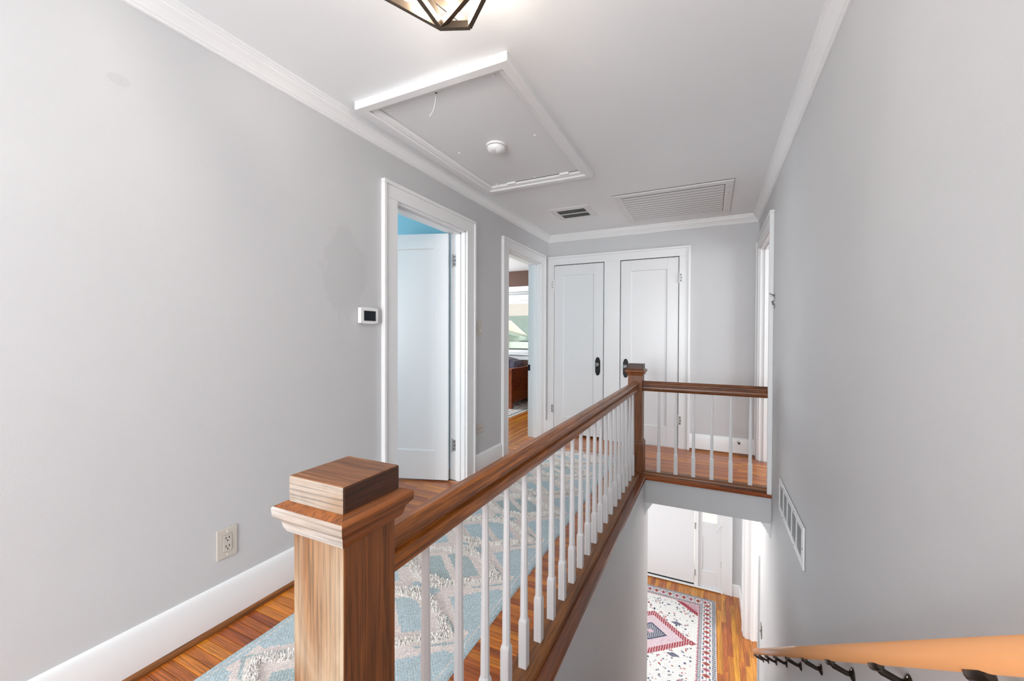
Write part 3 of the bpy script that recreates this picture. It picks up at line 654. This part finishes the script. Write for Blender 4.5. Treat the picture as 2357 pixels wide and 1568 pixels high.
# ------------------------------------------------------------------ small things on the walls
def wallplate(name, label, cat, yc_, zc_, wy, wz, mat, kind):
    t = thing(name, (XL, yc_, zc_), label, cat)
    box('plate', XL, XL + .006, yc_ - wy / 2, yc_ + wy / 2, zc_ - wz / 2, zc_ + wz / 2, mat, t, .003)
    return t
t = wallplate('power_outlet', 'ivory power outlet above the tall baseboard', 'outlet', .992, .327, .080, .122, m_ivory, 0)
r = box('receptacle', XL + .004, XL + .0085, .992 - .017, .992 + .017, .327 - .034, .327 + .034, m_ivory, t, .0012)
box('recess_line', XL + .004, XL + .0064, .992 - .0178, .992 + .0178, .327 - .0348, .327 + .0348, m_slot, t)
for dz in (.017, -.017):
    for dy in (-.0065, .0065): box('slot', XL + .008, XL + .0089, .992 + dy - .0014, .992 + dy + .0014, .327 + dz + .001, .327 + dz + .010, m_slot, r)
    MB().lathe([(.0028, 0), (.0028, .0006)], (XL + .0084, .992, .327 + dz - .006), (1, 0, 0), 10).build('ground_hole', m_slot, r)
for dz in (.048, -.048): MB().lathe([(.0035, 0), (.0025, .0015)], (XL + .0058, .992, .327 + dz), (1, 0, 0), 10).build('screw', m_wplast, t)
t = wallplate('power_outlet', 'ivory power outlet between the two doorways', 'outlet', 3.035, .385, .115, .076, m_ivory, 0)
for dy in (-.02, .02):
    r = MB().lathe([(.0165, 0), (.0165, .003)], (XL + .0055, 3.035 + dy, .385), (1, 0, 0), 18).build('receptacle', m_ivory, t)
    for dz in (-.0065, .0065): box('slot', XL + .008, XL + .0091, 3.035 + dy - .002, 3.035 + dy + .006, .385 + dz - .0015, .385 + dz + .0015, m_slot, r)
    MB().lathe([(.003, 0), (.003, .0008)], (XL + .0083, 3.035 + dy - .008, .385), (1, 0, 0), 8).build('ground_hole', m_slot, r)
t = wallplate('light_switch', 'ivory light switch beside the open door casing', 'switch', 3.018, 1.243, .078, .118, m_ivory, 0)
r = box('paddle', XL + .005, XL + .010, 3.018 - .017, 3.018 + .017, 1.243 - .034, 1.243 + .034, m_ivory, t, .002)
box('slider', XL + .009, XL + .014, 3.018 + .006, 3.018 + .013, 1.243 - .028, 1.243 - .006, m_wplast, r, .001)
for dz in (.048, -.048): MB().lathe([(.0035, 0), (.0025, .0015)], (XL + .0058, 3.018, 1.243 + dz), (1, 0, 0), 10).build('screw', m_wplast, t)
th = thing('thermostat', (XL, 1.752, 1.293), 'white wall thermostat with a dark screen', 'thermostat')
box('back_plate', XL, XL + .010, 1.690, 1.812, 1.248, 1.338, m_wplast, th, .003)
prof = []
for k in range(9):
    q = k / 8 * 2 - 1; prof.append((1.752 + q * .069, 1.293 + .043 + .006 * (1 - q * q)))
for k in range(9):
    q = 1 - k / 8 * 2; prof.append((1.752 + q * .069, 1.293 - .043 - .006 * (1 - q * q)))
v = []
for (ins, xx) in ((1.0, XL + .008), (1.0, XL + .020), (.94, XL + .026)): v += [(xx, 1.752 + (a - 1.752) * ins, 1.293 + (b - 1.293) * ins) for a, b in prof]
n = len(prof); f = [[i * n + k, i * n + (k + 1) % n, (i + 1) * n + (k + 1) % n, (i + 1) * n + k] for i in range(2) for k in range(n)] + [list(range(n)), list(range(2 * n, 3 * n))]
mesh('bezel', v, f, m_wplast, th)
box('screen', XL + .0255, XL + .0268, 1.709, 1.798, 1.263, 1.320, m_screen, th)
# metal hook plate on the right wall beside the casing
hk = thing('wall_hook', (XR, 3.525, 1.445), 'tarnished metal hook plate beside the right door casing', 'hook')
prof = [(3.525 + .026 * math.cos(a), 1.440 + .055 * math.sin(a)) for a in [2 * math.pi * k / 20 for k in range(20)]]
MB().prism(prof, None, XR, XR - .005, lambda p, a: (a, p[0], p[1])).build('plate', m_oldmetal, hk)
shade_auto(MB().lathe([(.018, 0), (.017, .006), (.010, .012)], (XR - .004, 3.525, 1.428), (-1, 0, 0), 16).build('boss', m_oldmetal, hk), 40)
MB().lathe([(.006, 0), (.006, .0035)], (XR - .015, 3.525, 1.434), (-1, 0, 0), 10).build('hole', m_slot, hk)
MB().tube([(XR - .003, 3.525, 1.478), (XR - .012, 3.522, 1.484), (XR - .024, 3.520, 1.492), (XR - .034, 3.52, 1.496)], [.005, .004, .004, .005], 10).build('hook', m_oldmetal, hk, True)
# wall grille low on the stair wall
wg = thing('wall_air_grille', (XR, 2.765, .17), 'white louvred air grille on the stair wall', 'air vent')
gy0, gy1, gz0, gz1 = 2.372, 3.158, .055, .262
def wframe(y0, y1, z0, z1): box('frame_side', XR - .009, XR - .002, y0, y1, z0, z1, m_trim, wg, .002)
wframe(gy0, gy1, gz1 - .032, gz1); wframe(gy0, gy1, gz0, gz0 + .03); wframe(gy0, gy0 + .05, gz0 + .03, gz1 - .032); wframe(gy1 - .02, gy1, gz0 + .03, gz1 - .032)
box('back', XR - .002, XR - .0004, gy0 - .002, gy1, gz0, gz1 + .002, plain('grey_filter', (.30, .30, .31), .9), wg)
nb = 5; w_ = (gy1 - gy0 - .07) / nb
for k in range(1, nb): y = gy0 + .05 + w_ * k; box('mullion', XR - .008, XR - .002, y - .006, y + .006, gz0 + .03, gz1 - .032, m_trim, wg, .001)
for k in range(14):
    z = gz0 + .036 + k * (gz1 - gz0 - .068) / 13.5
    for j in range(nb):
        a = gy0 + .05 + w_ * j + .006; b = a + w_ - .012
        MB().prism([(XR - .0080, z + .0028), (XR - .0072, z + .0035), (XR - .0025, z - .0030), (XR - .0033, z - .0037)], 'Y', a, b).build('louvre', m_grille, wg)
for (y, z) in ((2.62, gz1 - .016), (2.98, gz1 - .016), (2.62, gz0 + .012), (2.98, gz0 + .012), (gy0 + .02, .15)): MB().lathe([(.005, 0), (.004, .002)], (XR - .0088, y, z), (-1, 0, 0), 8).build('screw', m_oldmetal, wg)
# door stop on the far baseboard
ds = thing('door_stop', (.252, YF - .018, .132), 'small chrome door stop on the far baseboard', 'door stop')
shade_auto(MB().lathe([(.014, 0), (.013, .003), (.007, .006)], (.252, YF - .018, .132), (0, -1, 0), 14).build('flange', m_chrome, ds), 40)
MB().lathe([(.006, .005), (.005, .04), (.006, .06)], (.252, YF - .018, .132), (0, -1, 0), 12).build('stem', m_chrome, ds, True)
MB().lathe([(.009, .058), (.010, .066), (.007, .072)], (.252, YF - .018, .132), (0, -1, 0), 12).build('tip', m_black, ds)
sw = thing('switch_plate', (XR, 4.135, -1.38), 'metal switch plate on the wall above the handrail end', 'switch')
box('plate', XR - .006, XR, 4.10, 4.17, -1.435, -1.325, m_oldmetal, sw, .002); box('toggle', XR - .014, XR - .006, 4.13, 4.14, -1.39, -1.37, m_ivory, sw, .001)

# ------------------------------------------------------------------ entry hall downstairs
fdoor = thing('door_5', (-.213, YD, ZD), 'flush white front door of the entry hall', None, None, 'structure')
box('leaf', -1.13, -.216, YD + .001, YD + .045, ZD + .048, -.60, m_door, fdoor, .002)
box('sweep', -1.13, -.216, YD + .004, YD + .045, ZD + .026, ZD + .047, m_dark, fdoor)
for z in (-1.72, -2.44):
    h = MB().tube([(-.210, YD - .006, z - .05), (-.210, YD - .006, z + .05)], .006, 10).build('hinge', m_trim, fdoor)
    box('hinge_leaf', -.204, -.190, YD - .008, YD - .003, z - .048, z + .048, m_hinge, h)
fj = thing('trim_10', (-.19, YD, ZD), 'white frame and sill around the front door', None, None, 'structure')
box('sill', -1.19, SLX[1] + .02, YD - .035, YD + .14, ZD, ZD + .026, m_trim, fj, .004)
box('jamb', -.207, -.150, YD - .004, YD + .14, ZD + .026, -.55, m_trim, fj, .003)
box('jamb', -1.19, -1.133, YD - .004, YD + .14, ZD + .026, -.55, m_trim, fj, .003)
box('bead', -.165, -.152, YD - .014, YD - .004, ZD + .026, -.55, m_trim, fj, .003)
box('casing_leg', SLX[1] - .004, .285, YD - .020, YD, ZD, -.45, m_trim, fj, .002)
box('backband', .283, .306, YD - .032, YD, ZD, -.42, m_trim, fj, .003)
box('casing_head', -1.3, .285, YD - .020, YD, -.555, -.45, m_trim, fj, .002)
box('saddle_line', -1.19, .16, YD - .042, YD - .035, ZD, ZD + .012, m_shoe_x, fj)
sl = thing('window_2', (0, YD, ZD), 'white sidelight with a bright pane beside the front door', None, None, 'structure')
a, b = -.148, SLX[1] - .004; y0, y1 = YD + .012, YD + .05
box('stile', a, -.100, y0, y1, ZD + .028, -.56, m_door, sl, .002); box('stile', .100, b, y0, y1, ZD + .028, -.56, m_door, sl, .002)
box('rail', -.100, .100, y0, y1, ZD + .028, -2.384, m_door, sl, .002); box('rail', -.100, .100, y0, y1, -1.872, -1.655, m_door, sl, .002); box('rail', -.1, .1, y0, y1, -.62, -.56, m_door, sl, .002)
box('panel', -.100, .100, y0 + .010, y1 - .008, -2.384, -1.872, m_door, sl)
box('pane', -.100, .100, y0 + .018, y0 + .022, -1.655, -.62, m_glass, sl)
for z in (-1.6, -2.24): box('hinge', b - .006, b + .006, YD - .006, y0 + .004, z - .045, z + .045, m_trim if z > -2 else m_hinge, sl, .001)
MB().tube([(b - .004, y0 - .002, -1.60), (b - .008, y0 - .035, -1.63), (b - .04, y0 - .05, -1.66), (b - .055, y0 - .052, -1.71), (b - .072, y0 - .052, -1.735)], [.011, .009, .008, .008, .009], 10).build('lever', m_trim, sl, True)
# unseen flush lamp added on the entry ceiling to brighten the stair wall
el = thing('ceiling_lamp', (-.05, 4.45, ZDC), 'unseen round lamp added on the entry hall ceiling to brighten the stairs', 'lamp')
shade_auto(MB().lathe([(.16, 0), (.16, .02), (.15, .025)], (-.05, 4.45, ZDC), (0, 0, -1), 28).build('base', m_wplast, el), 40)
shade_auto(MB().lathe([(.145, .025), (.14, .05), (.11, .075), (.06, .088), (.005, .092)], (-.05, 4.45, ZDC), (0, 0, -1), 20).build('shade', glow('added_lamp_glow', (1, .97, .92), 26.0), el), 40)
# casing of the arched opening: far jamb with its moulded boards
ac = thing('trim_11', (.46, 5.97, ZD), 'white moulded jamb of the arched opening downstairs', None, None, 'structure')
box('jamb_board', XR - .002, XR + .165, 5.945, 5.972, ZD, -.80, m_trim, ac, .002)
box('casing_leg', XR - .022, XR - .001, 5.972, 6.065, ZD, -.70, m_trim, ac, .002)
box('backband', XR - .030, XR - .001, 6.065, 6.088, ZD, -.66, m_trim, ac, .003)
box('jamb_stop', XR + .06, XR + .10, 5.930, 5.946, ZD, -.80, m_trim, ac, .002)
box('near_casing', XR - .016, XR + .162, 4.296, 4.312, ZD, -.80, m_trim, ac, .002)

# ------------------------------------------------------------------ rugs
def vcol_grid(name, x0, x1, y0, y1, nx, ny, zfun, cfun, mat, parent=None, th=.008):
    """rug as a grid with a colour per face, closed with skirts"""
    v = []; f = []; cols = []
    for j in range(ny + 1):
        for i in range(nx + 1):
            X = x0 + (x1 - x0) * i / nx; Y = y0 + (y1 - y0) * j / ny; v.append((X, Y, zfun(X, Y, i in (0, nx) or j in (0, ny))))
    for j in range(ny):
        for i in range(nx):
            a = j * (nx + 1) + i; f.append((a, a + 1, a + nx + 2, a + nx + 1)); cols.append(cfun(x0 + (x1 - x0) * (i + .5) / nx, y0 + (y1 - y0) * (j + .5) / ny, i, j))
    me = bpy.data.meshes.new(name); me.from_pydata(v, [], f); me.update()
    at_ = me.color_attributes.new('Col', 'FLOAT_COLOR', 'CORNER')
    buf = []
    for c in cols: buf += [c[0], c[1], c[2], 1.0] * 4
    at_.data.foreach_set('color', buf); me.materials.append(mat)
    for p in me.polygons: p.use_smooth = True
    return link(name, me, None, parent)
def lin(r, g, b): return tuple(((c / 255) / 12.92 if c / 255 < .04045 else ((c / 255 + .055) / 1.055) ** 2.4) for c in (r, g, b))
rc, hw = -1.187, .387
ry0, ry1 = .30, 3.985
BLUE, SAGE, CREAM, TUFT = lin(176, 206, 216), lin(160, 188, 192), lin(238, 227, 222), lin(254, 248, 242)
PER = .41
def tri(x): x = x % 1.0; return abs(2 * x - 1)
def rug_zone(X, Y):
    s = X - rc; t = ((Y - 1.31 + PER / 2) % PER) - PER / 2; k = math.floor((Y - 1.31 + PER / 2) / PER)
    at_ = abs(t); as_ = abs(s)
    edge = .275 * max(0, 1 - at_ / .185) ** .85
    wob = .006 * math.sin(Y * 61 + X * 23)
    if ry0 + .14 < Y < ry1 - .16:
        if abs(as_ - edge + wob) < .026 + .006 * math.sin(Y * 40) and at_ < .19: return 'tuft'
        if abs(at_ - .135 + wob) < .012 and as_ < .10: return 'tuft'
    if as_ > .335: return 'border'
    saw = .012 * (tri(s / .018) - .5); sawt = .012 * (tri(t / .018) - .5)
    if as_ < edge - .03:      # inside the hexagon: two stepped lozenges split by a slanting cream band
        q = s * .8 + t * .9
        if abs(q) < .022: return 'cream'
        rr = as_ / max(edge - .07 + sawt, .001)
        if .02 < abs(q) and rr < .86 and at_ < .12 + saw: return 'sage' if (k % 2) else 'blue'
        return 'cream'
    if at_ > .155 and as_ < .09:
        if abs(abs(s) - .045) + abs(at_ - .19) * 1.2 < .036 + saw: return 'blue'
        return 'cream'
    # outer stepped triangles leaning on the border
    g = as_ - (.335 - max(0, (at_ - .035)) * 1.15 + sawt)
    if g > 0 and at_ > .06: return 'blue'
    if abs(as_ - edge - .055) < .010 and at_ < .1: return 'sage'
    return 'cream'
def rug_col(X, Y, i, j):
    z = rug_zone(X, Y); r = random.Random(i * 7919 + j); n = r.uniform(.88, 1.1)
    s = abs(X - rc)
    c = {'tuft': TUFT, 'border': BLUE, 'blue': BLUE, 'sage': SAGE, 'cream': CREAM}[z]
    if z in ('border', 'blue', 'sage') and (i + j) % 2 == 0: c = tuple(a * .5 + b * .5 for a, b in zip(c, CREAM))
    if z == 'border' and (.352 < s < .362): c = tuple(a * .4 + b * .6 for a, b in zip(c, CREAM))
    return tuple(min(1, a * n) for a in c)
def rug_z(X, Y, e):
    if e: return .001
    z = .0105 + .0014 * math.sin(X * 41 + 1.3 * math.sin(Y * 9)) * math.sin(Y * 33) + .0015 * math.sin(Y * 5.2 + X * 3)
    return z
m_rug = colored('woven_runner', .95, weave=(140, 420, 100)); m_tuft = colored('tufted_pile', .95); m_print = colored('printed_rug', .9, weave=(260, 260, 100))
runner = vcol_grid('runner_rug', rc - hw, rc + hw, ry0, ry1, 110, 520, rug_z, rug_col, m_rug)
tag(runner, 'pale blue and cream tufted runner along the hall floor', 'rug')
# shaggy tufts along the zigzag
tv = []; tf = []; tc = []
rnd = random.Random(3); n_t = 0
while n_t < 17000:
    X = rnd.uniform(rc - .31, rc + .31); Y = rnd.uniform(ry0 + .14, ry1 - .16)
    if rug_zone(X, Y) != 'tuft': 
        continue
    if Y < .6: continue
    n_t += 1
    a = rnd.uniform(0, 2 * math.pi); L = rnd.uniform(.014, .026); wv = .0016; h = rnd.uniform(.009, .019)
    dx, dy = math.cos(a), math.sin(a); px, py = -dy * wv, dx * wv; z0 = .010
    k = len(tv)
    tv += [(X - px, Y - py, z0), (X + px, Y + py, z0), (X + dx * L * .5 + px, Y + dy * L * .5 + py, z0 + h), (X + dx * L * .5 - px, Y + dy * L * .5 - py, z0 + h), (X + dx * L, Y + dy * L, z0 + h * .72)]
    tf += [(k, k + 1, k + 2, k + 3), (k + 3, k + 2, k + 4)]
    n = rnd.uniform(.82, 1.08); c = tuple(min(1, q * n) for q in TUFT); tc += [c] * 7
me = bpy.data.meshes.new('tufted_pile'); me.from_pydata(tv, [], tf); me.update()
ca = me.color_attributes.new('Col', 'FLOAT_COLOR', 'CORNER'); buf = []
for c in tc: buf += [*c, 1.0]
ca.data.foreach_set('color', buf); me.materials.append(m_tuft)
tag(link('tufted_pile', me, None, runner), None, None, None, 'stuff')
# fringe: knotted tassels on the far end
m_fringe = plain('cream_fringe', lin(228, 220, 212), .95)
fm = MB()
for k in range(46):
    X = rc - hw + .008 + k * (2 * hw - .016) / 45; L = rnd.uniform(.05, .085); a = rnd.uniform(-.45, .45)
    for q in range(4):
        b = a + rnd.uniform(-.35, .35); l2 = L * rnd.uniform(.8, 1.1)
        fm.tube([(X, ry1 - .004, .007), (X + math.sin(a) * L * .4, ry1 + L * .4, .010), (X + math.sin(b) * l2, ry1 + math.cos(b) * l2, .005)], [.0028, .0024, .0012], 4, False)
tag(fm.build('fringe', m_fringe, runner), None, None, None, 'stuff')

# Persian style rug downstairs
px0, px1, py0, py1 = -1.46, .085, 4.25, 6.59
pcx, pcy = (px0 + px1) / 2, 5.55
IV, RED, PINK, NAVY, GREY, RUST, ROSE = lin(226, 224, 220), lin(160, 70, 80), lin(205, 175, 185), lin(84, 88, 108), lin(150, 148, 158), lin(176, 92, 78), lin(186, 110, 120)
motifs = []
mr = random.Random(11)
for k in range(620):
    motifs.append((mr.uniform(px0 + .27, px1 - .27), mr.uniform(py0 + .27, py1 - .27), mr.uniform(.008, .022), mr.choice([NAVY, NAVY, GREY, RUST, ROSE, NAVY]), mr.randint(0, 2)))
cellm = {}
for m_ in motifs:
    for a in (-1, 0, 1):
        for b in (-1, 0, 1): cellm.setdefault((int(m_[0] / .05) + a, int(m_[1] / .05) + b), []).append(m_)
def mixc(a, b, t): return tuple(p * (1 - t) + q * t for p, q in zip(a, b))
def pers(X, Y, i, j):
    r = random.Random(i * 9176 + j * 31); n = r.uniform(.84, 1.12)
    de = min(X - px0, px1 - X, Y - py0, py1 - Y); al = Y if min(X - px0, px1 - X) < min(Y - py0, py1 - Y) else X
    if de < .008: c = IV
    elif de < .052: c = mixc(NAVY, IV, .75 if (int(al / .011) + int(de / .011)) % 3 == 0 else .15)
    elif de < .165:
        q = (de - .108) / .05; u = ((al / .095) % 1) - .5
        c = IV
        d = abs(q) * .55 + abs(u) * 1.6
        if d < .20: c = NAVY
        elif d < .55: c = RUST if int(al / .095) % 2 else ROSE
        elif abs(q) < .1 or (abs(abs(q) - .72) < .16 and abs(u) > .26): c = mixc(GREY, NAVY, .6)
    elif de < .205: c = mixc(NAVY, IV, .8 if (int(al / .013) % 2 == 0 and .175 < de < .195) else .2)
    elif de < .225: c = ROSE if ((al / .035) % 1) * .02 > (de - .205) else IV
    else:
        sx = abs(X - pcx); sy = abs(Y - pcy)
        ix, iy = min(X - px0, px1 - X) - .225, min(Y - py0, py1 - Y) - .225
        c = IV
        corner = ix + iy * 1.25
        if corner < .30:
            c = PINK if corner < .20 else RED
            if r.random() < .28: c = mixc(c, ROSE, .7)
        else:
            med = sx / .50 + sy / .42
            if med < .42:
                c = mixc(NAVY, IV, .6 if (int((X + Y) / .016) + int((X - Y) / .016)) % 3 == 0 else .05) if med > .10 else PINK
                if med > .36: c = NAVY
            elif med < .80: c = mixc(PINK, IV, r.uniform(0, .5))
            elif med < 1.04:
                c = RED if (int((X + Y) / .014) + int((X - Y) / .014)) % 4 else mixc(IV, ROSE, .2)
            elif med < 1.10 and sy < .04: c = RED
            if abs(sx - .30) < .07 and abs(sy - .30) + abs(sx - .30) * .5 < .04: c = mixc(NAVY, GREY, r.uniform(0, .6))
        if c is IV:
            for (mx_, my_, mrad, mc, sh) in cellm.get((int(X / .05), int(Y / .05)), []):
                dx, dy = abs(X - mx_), abs(Y - my_)
                if sh == 0 and dx + dy < mrad and (dx + dy > mrad * .35): c = mc; break
                if sh == 1 and (dx < .004 and dy < mrad or (dy < .004 and dx < mrad * .7)): c = mc; break
                if sh == 2 and dx * dx + dy * dy < mrad * mrad * .45: c = mc; break
    return tuple(min(1, a * n) for a in c)
prug = vcol_grid('entry_rug', px0, px1, py0, py1, 250, 370, lambda X, Y, e: ZD + (.001 if e else .0065), pers, m_print)
tag(prug, 'ivory and red patterned rug in the entry hall downstairs', 'rug')

# ------------------------------------------------------------------ corner bedroom seen through the doorway
wn = thing('window_1', ((WX[0] + WX[1]) / 2, YD, WZ[0]), 'white sash window of the corner bedroom', None, None, 'structure')
box('casing_head', WX[0] - .1, WX[1] + .1, YD - .022, YD, WZ[1] - .005, WZ[1] + .09, m_trim, wn, .003)
for xx in (WX[0] - .1, WX[1]): box('casing_leg', xx, xx + .1, YD - .020, YD, WZ[0], WZ[1] - .005, m_trim, wn, .003)
box('sill', WX[0] - .13, WX[1] + .13, YD - .06, YD + .1, WZ[0] - .03, WZ[0], m_trim, wn, .004)
box('apron', WX[0] - .1, WX[1] + .1, YD - .018, YD, WZ[0] - .12, WZ[0] - .03, m_trim, wn, .003)
box('blind_headrail', WX[0] + .01, WX[1] - .01, YD + .015, YD + .07, WZ[1] - .17, WZ[1] - .06, m_wplast, wn, .006)
box('sash_rail', WX[0], WX[1], YD + .08, YD + .12, WZ[1] - .22, WZ[1], m_trim, wn, .003)
box('sash_rail', WX[0], WX[1], YD + .06, YD + .10, WZ[0], WZ[0] + .06, m_trim, wn, .003)
for xx in (WX[0], WX[1] - .045): box('sash_stile', xx, xx + .045, YD + .07, YD + .11, WZ[0] + .06, WZ[1] - .22, m_trim, wn, .003)
box('pane', WX[0] + .045, WX[1] - .045, YD + .088, YD + .092, WZ[0] + .06, WZ[1] - .22, m_glass, wn)
# twin bed with three-board footboard
BZ = .0095
bed = thing('bed', (-2.87, 6.35, BZ), 'reddish wooden bed with a three board end panel', 'bed')
bx = -2.87; by0, by1 = 5.86, 6.80
for yy in (by0, by1 - .06): MB().box(bx - .045, bx + .015, yy, yy + .06, BZ, .655, .004).build('post', m_bedwood, bed)
for k in range(3): box('board', bx - .035, bx - .008, by0 + .06, by1 - .06, .10 + k * .185, .10 + k * .185 + .183, m_bedwood, bed, .003)
for yy in (by0 + .01, by1 - .04): box('side_rail', -4.75, bx - .045, yy, yy + .03, .22, .38, m_bedwood, bed, .003)
MB().box(-4.72, bx - .05, by0 + .045, by1 - .045, .34, .54, .03).build('mattress', plain('white_mattress', (.75, .75, .76), .8), bed)
for z in (.14, .60): MB().lathe([(.007, 0), (.007, .003)], (bx - .012, by0, z), (0, -1, 0), 8).build('bolt', m_black, bed)
def cushion(name, c, sx, sy, th, rot, mat, label):
    bm = bmesh.new(); bmesh.ops.create_grid(bm, x_segments=14, y_segments=14, size=.5)
    v = []; f = []
    for side in (1, -1):
        k = len(v)
        for q in bm.verts:
            x, y = q.co.x * 2, q.co.y * 2; pinch = 1 - .10 * (x * x * y * y) ** .5 + .0
            z = side * th / 2 * max(0, (1 - x ** 4) * (1 - y ** 4)) ** .5
            ex = 1 - .06 * (1 - abs(x)) ** 0 * (1 - y * y) * 0
            v.append((x * sx / 2 * pinch, y * sy / 2 * pinch, z))
        f += [[a.index + k for a in (ff.verts if side > 0 else list(ff.verts)[::-1])] for ff in bm.faces]
    bm.free(); mt = rot.to_4x4()
    me = mesh(name, [mt @ Vector(q) for q in v], f, mat, None, True, None, False)
    bm = bmesh.new(); bm.from_mesh(me); bmesh.ops.remove_doubles(bm, verts=bm.verts, dist=.0005); bm.to_mesh(me); bm.free()
    o = link(name, me, None, None, c); return tag(o, label, 'pillow')
def striped(name):
    m, n, l, b = newmat(name); tc_ = n.new('ShaderNodeTexCoord'); wv = n.new('ShaderNodeTexWave'); wv.inputs['Scale'].default_value = 3.2; wv.inputs['Distortion'].default_value = .4
    l.new(tc_.outputs['Object'], wv.inputs['Vector']); r = n.new('ShaderNodeValToRGB'); e = r.color_ramp.elements; e[0].position = 0; e[0].color = (.05, .06, .09, 1); e[1].position = 1; e[1].color = (.45, .45, .48, 1)
    for p_, c_ in ((.3, (.16, .17, .22, 1)), (.5, (.20, .045, .03, 1)), (.72, (.10, .12, .18, 1))): q = e.new(p_); q.color = c_
    r.color_ramp.interpolation = 'CONSTANT'; l.new(wv.outputs['Fac'], r.inputs['Fac']); l.new(r.outputs['Color'], b.inputs['Base Color']); b.inputs['Roughness'].default_value = .9; return m
from mathutils import Euler
cushion('pillow', (-3.24, 6.52, .695), .50, .42, .19, Euler((.1, .22, .2)).to_matrix(), striped('plaid_pillow_cloth'), 'plaid grey and rust pillow on the wooden bed')
cushion('pillow', (-3.62, 6.42, .74), .42, .42, .14, Euler((.15, 1.2, .3)).to_matrix(), plain('tan_pillow_cloth', (.30, .22, .12), .9), 'tan pillow leaning on the wooden bed')
def bedrug(X, Y, i, j):
    r = random.Random(i * 331 + j); de = min(X + 4.6, -2.60 - X, Y - 4.3, 6.8 - Y); c = lin(220, 216, 210)
    if .05 < de < .075 or .20 < de < .215: c = lin(120, 118, 122)
    elif de < .2 and ((X * 13) % 1 - .5) ** 2 + ((Y * 13) % 1 - .5) ** 2 < .09: c = lin(125, 122, 128)
    elif de > .215 and math.sin(X * 31) * math.sin(Y * 27) > .45: c = lin(150, 146, 150)
    n = r.uniform(.9, 1.08); return tuple(min(1, a * n) for a in c)
tag(vcol_grid('bedroom_rug', -4.6, -2.60, 4.3, 6.8, 120, 150, lambda X, Y, e: (.001 if e else .009), bedrug, m_print), 'white and grey patterned rug under the wooden bed', 'rug')

# neighbouring house outside the bedroom window
m_shingle = painted('grey_green_shingles', (.20, .27, .26), .9, .5, .2); m_siding = painted('cream_siding', (.75, .68, .57), .8); m_aqua = plain('pale_green_fascia', (.60, .72, .68), .7); m_greysd = painted('grey_siding', (.45, .45, .47), .8)
nb_ = thing('neighbour_house', (-10, 19, -3), 'neighbouring house with grey green roof outside the window', 'house')
HY = 17.0
def hp(u, v, y=HY): p = at(u, v, 'Y', y); return (p.x, p.z)
zr = hp(1190, 727)[1]; ze = hp(1190, 785)[1]; zl = hp(1190, 815)[1]; xg = hp(1172, 740)[0]
zt_r = EYE + (zr - EYE) * (HY + 7) / HY
MB().add([(-22, HY + .3, ze), (4, HY + .3, ze), (4, HY + 7, zt_r), (-22, HY + 7, zt_r)], [(0, 1, 2, 3)]).add([(-22, HY + .3, ze - .1), (4, HY + .3, ze - .1), (4, HY + 7, zt_r - .1), (-22, HY + 7, zt_r - .1)], [(3, 2, 1, 0)]).build('roof', m_shingle, nb_)
def slab(nm, pts, off, mat):
    pts = [Vector(q) for q in pts]; n = len(pts); v = pts + [q + Vector(off) for q in pts]
    return mesh(nm, v, [list(range(n)), list(range(n, 2 * n))[::-1]] + [[k, (k + 1) % n, n + (k + 1) % n, n + k] for k in range(n)], mat, nb_)
A_, B_, C_, D_ = at(1140, 737, 'Y', 20.5), at(1176, 738, 'Y', 20.5), at(1213, 772, 'Y', 18.0), at(1140, 751, 'Y', 15.5)
slab('porch_roof', [A_, B_, C_, D_], (0, 0, -.06), m_siding)
slab('porch_fascia', [D_ + Vector((0, -.02, -.03)), C_ + Vector((0, -.02, -.03)), C_ + Vector((0, -.02, -.19)), D_ + Vector((0, -.02, -.19))], (0, .12, 0), m_aqua)
slab('gable_wall', [at(1130, 757, 'Y', 16.2), at(1210, 777, 'Y', 17.6), at(1210, 790, 'Y', 17.6), at(1130, 790, 'Y', 16.2)], (0, .15, 0), m_aqua)
MB().box(-22, 4, HY - .45, HY + .3, ze - .32, ze - .04).build('eave_fascia', m_aqua, nb_)
MB().box(-22, 4, HY, HY + 6, -3.2, ze - .3).build('house_wall', m_greysd, nb_)
MB().box(-22, 4, HY - .75, HY, zl - .15, zl + .10).build('porch_beam', m_aqua, nb_)
MB().box(-22, 4, HY - .6, HY - .1, -3.2, zl - .15).build('porch_wall', m_siding, nb_)
gd = box('ground', -60, 60, 7.0, 70, -3.3, -3.2, plain('pale_concrete', (.62, .61, .58), .9)); tag(gd, None, None, None, 'structure')
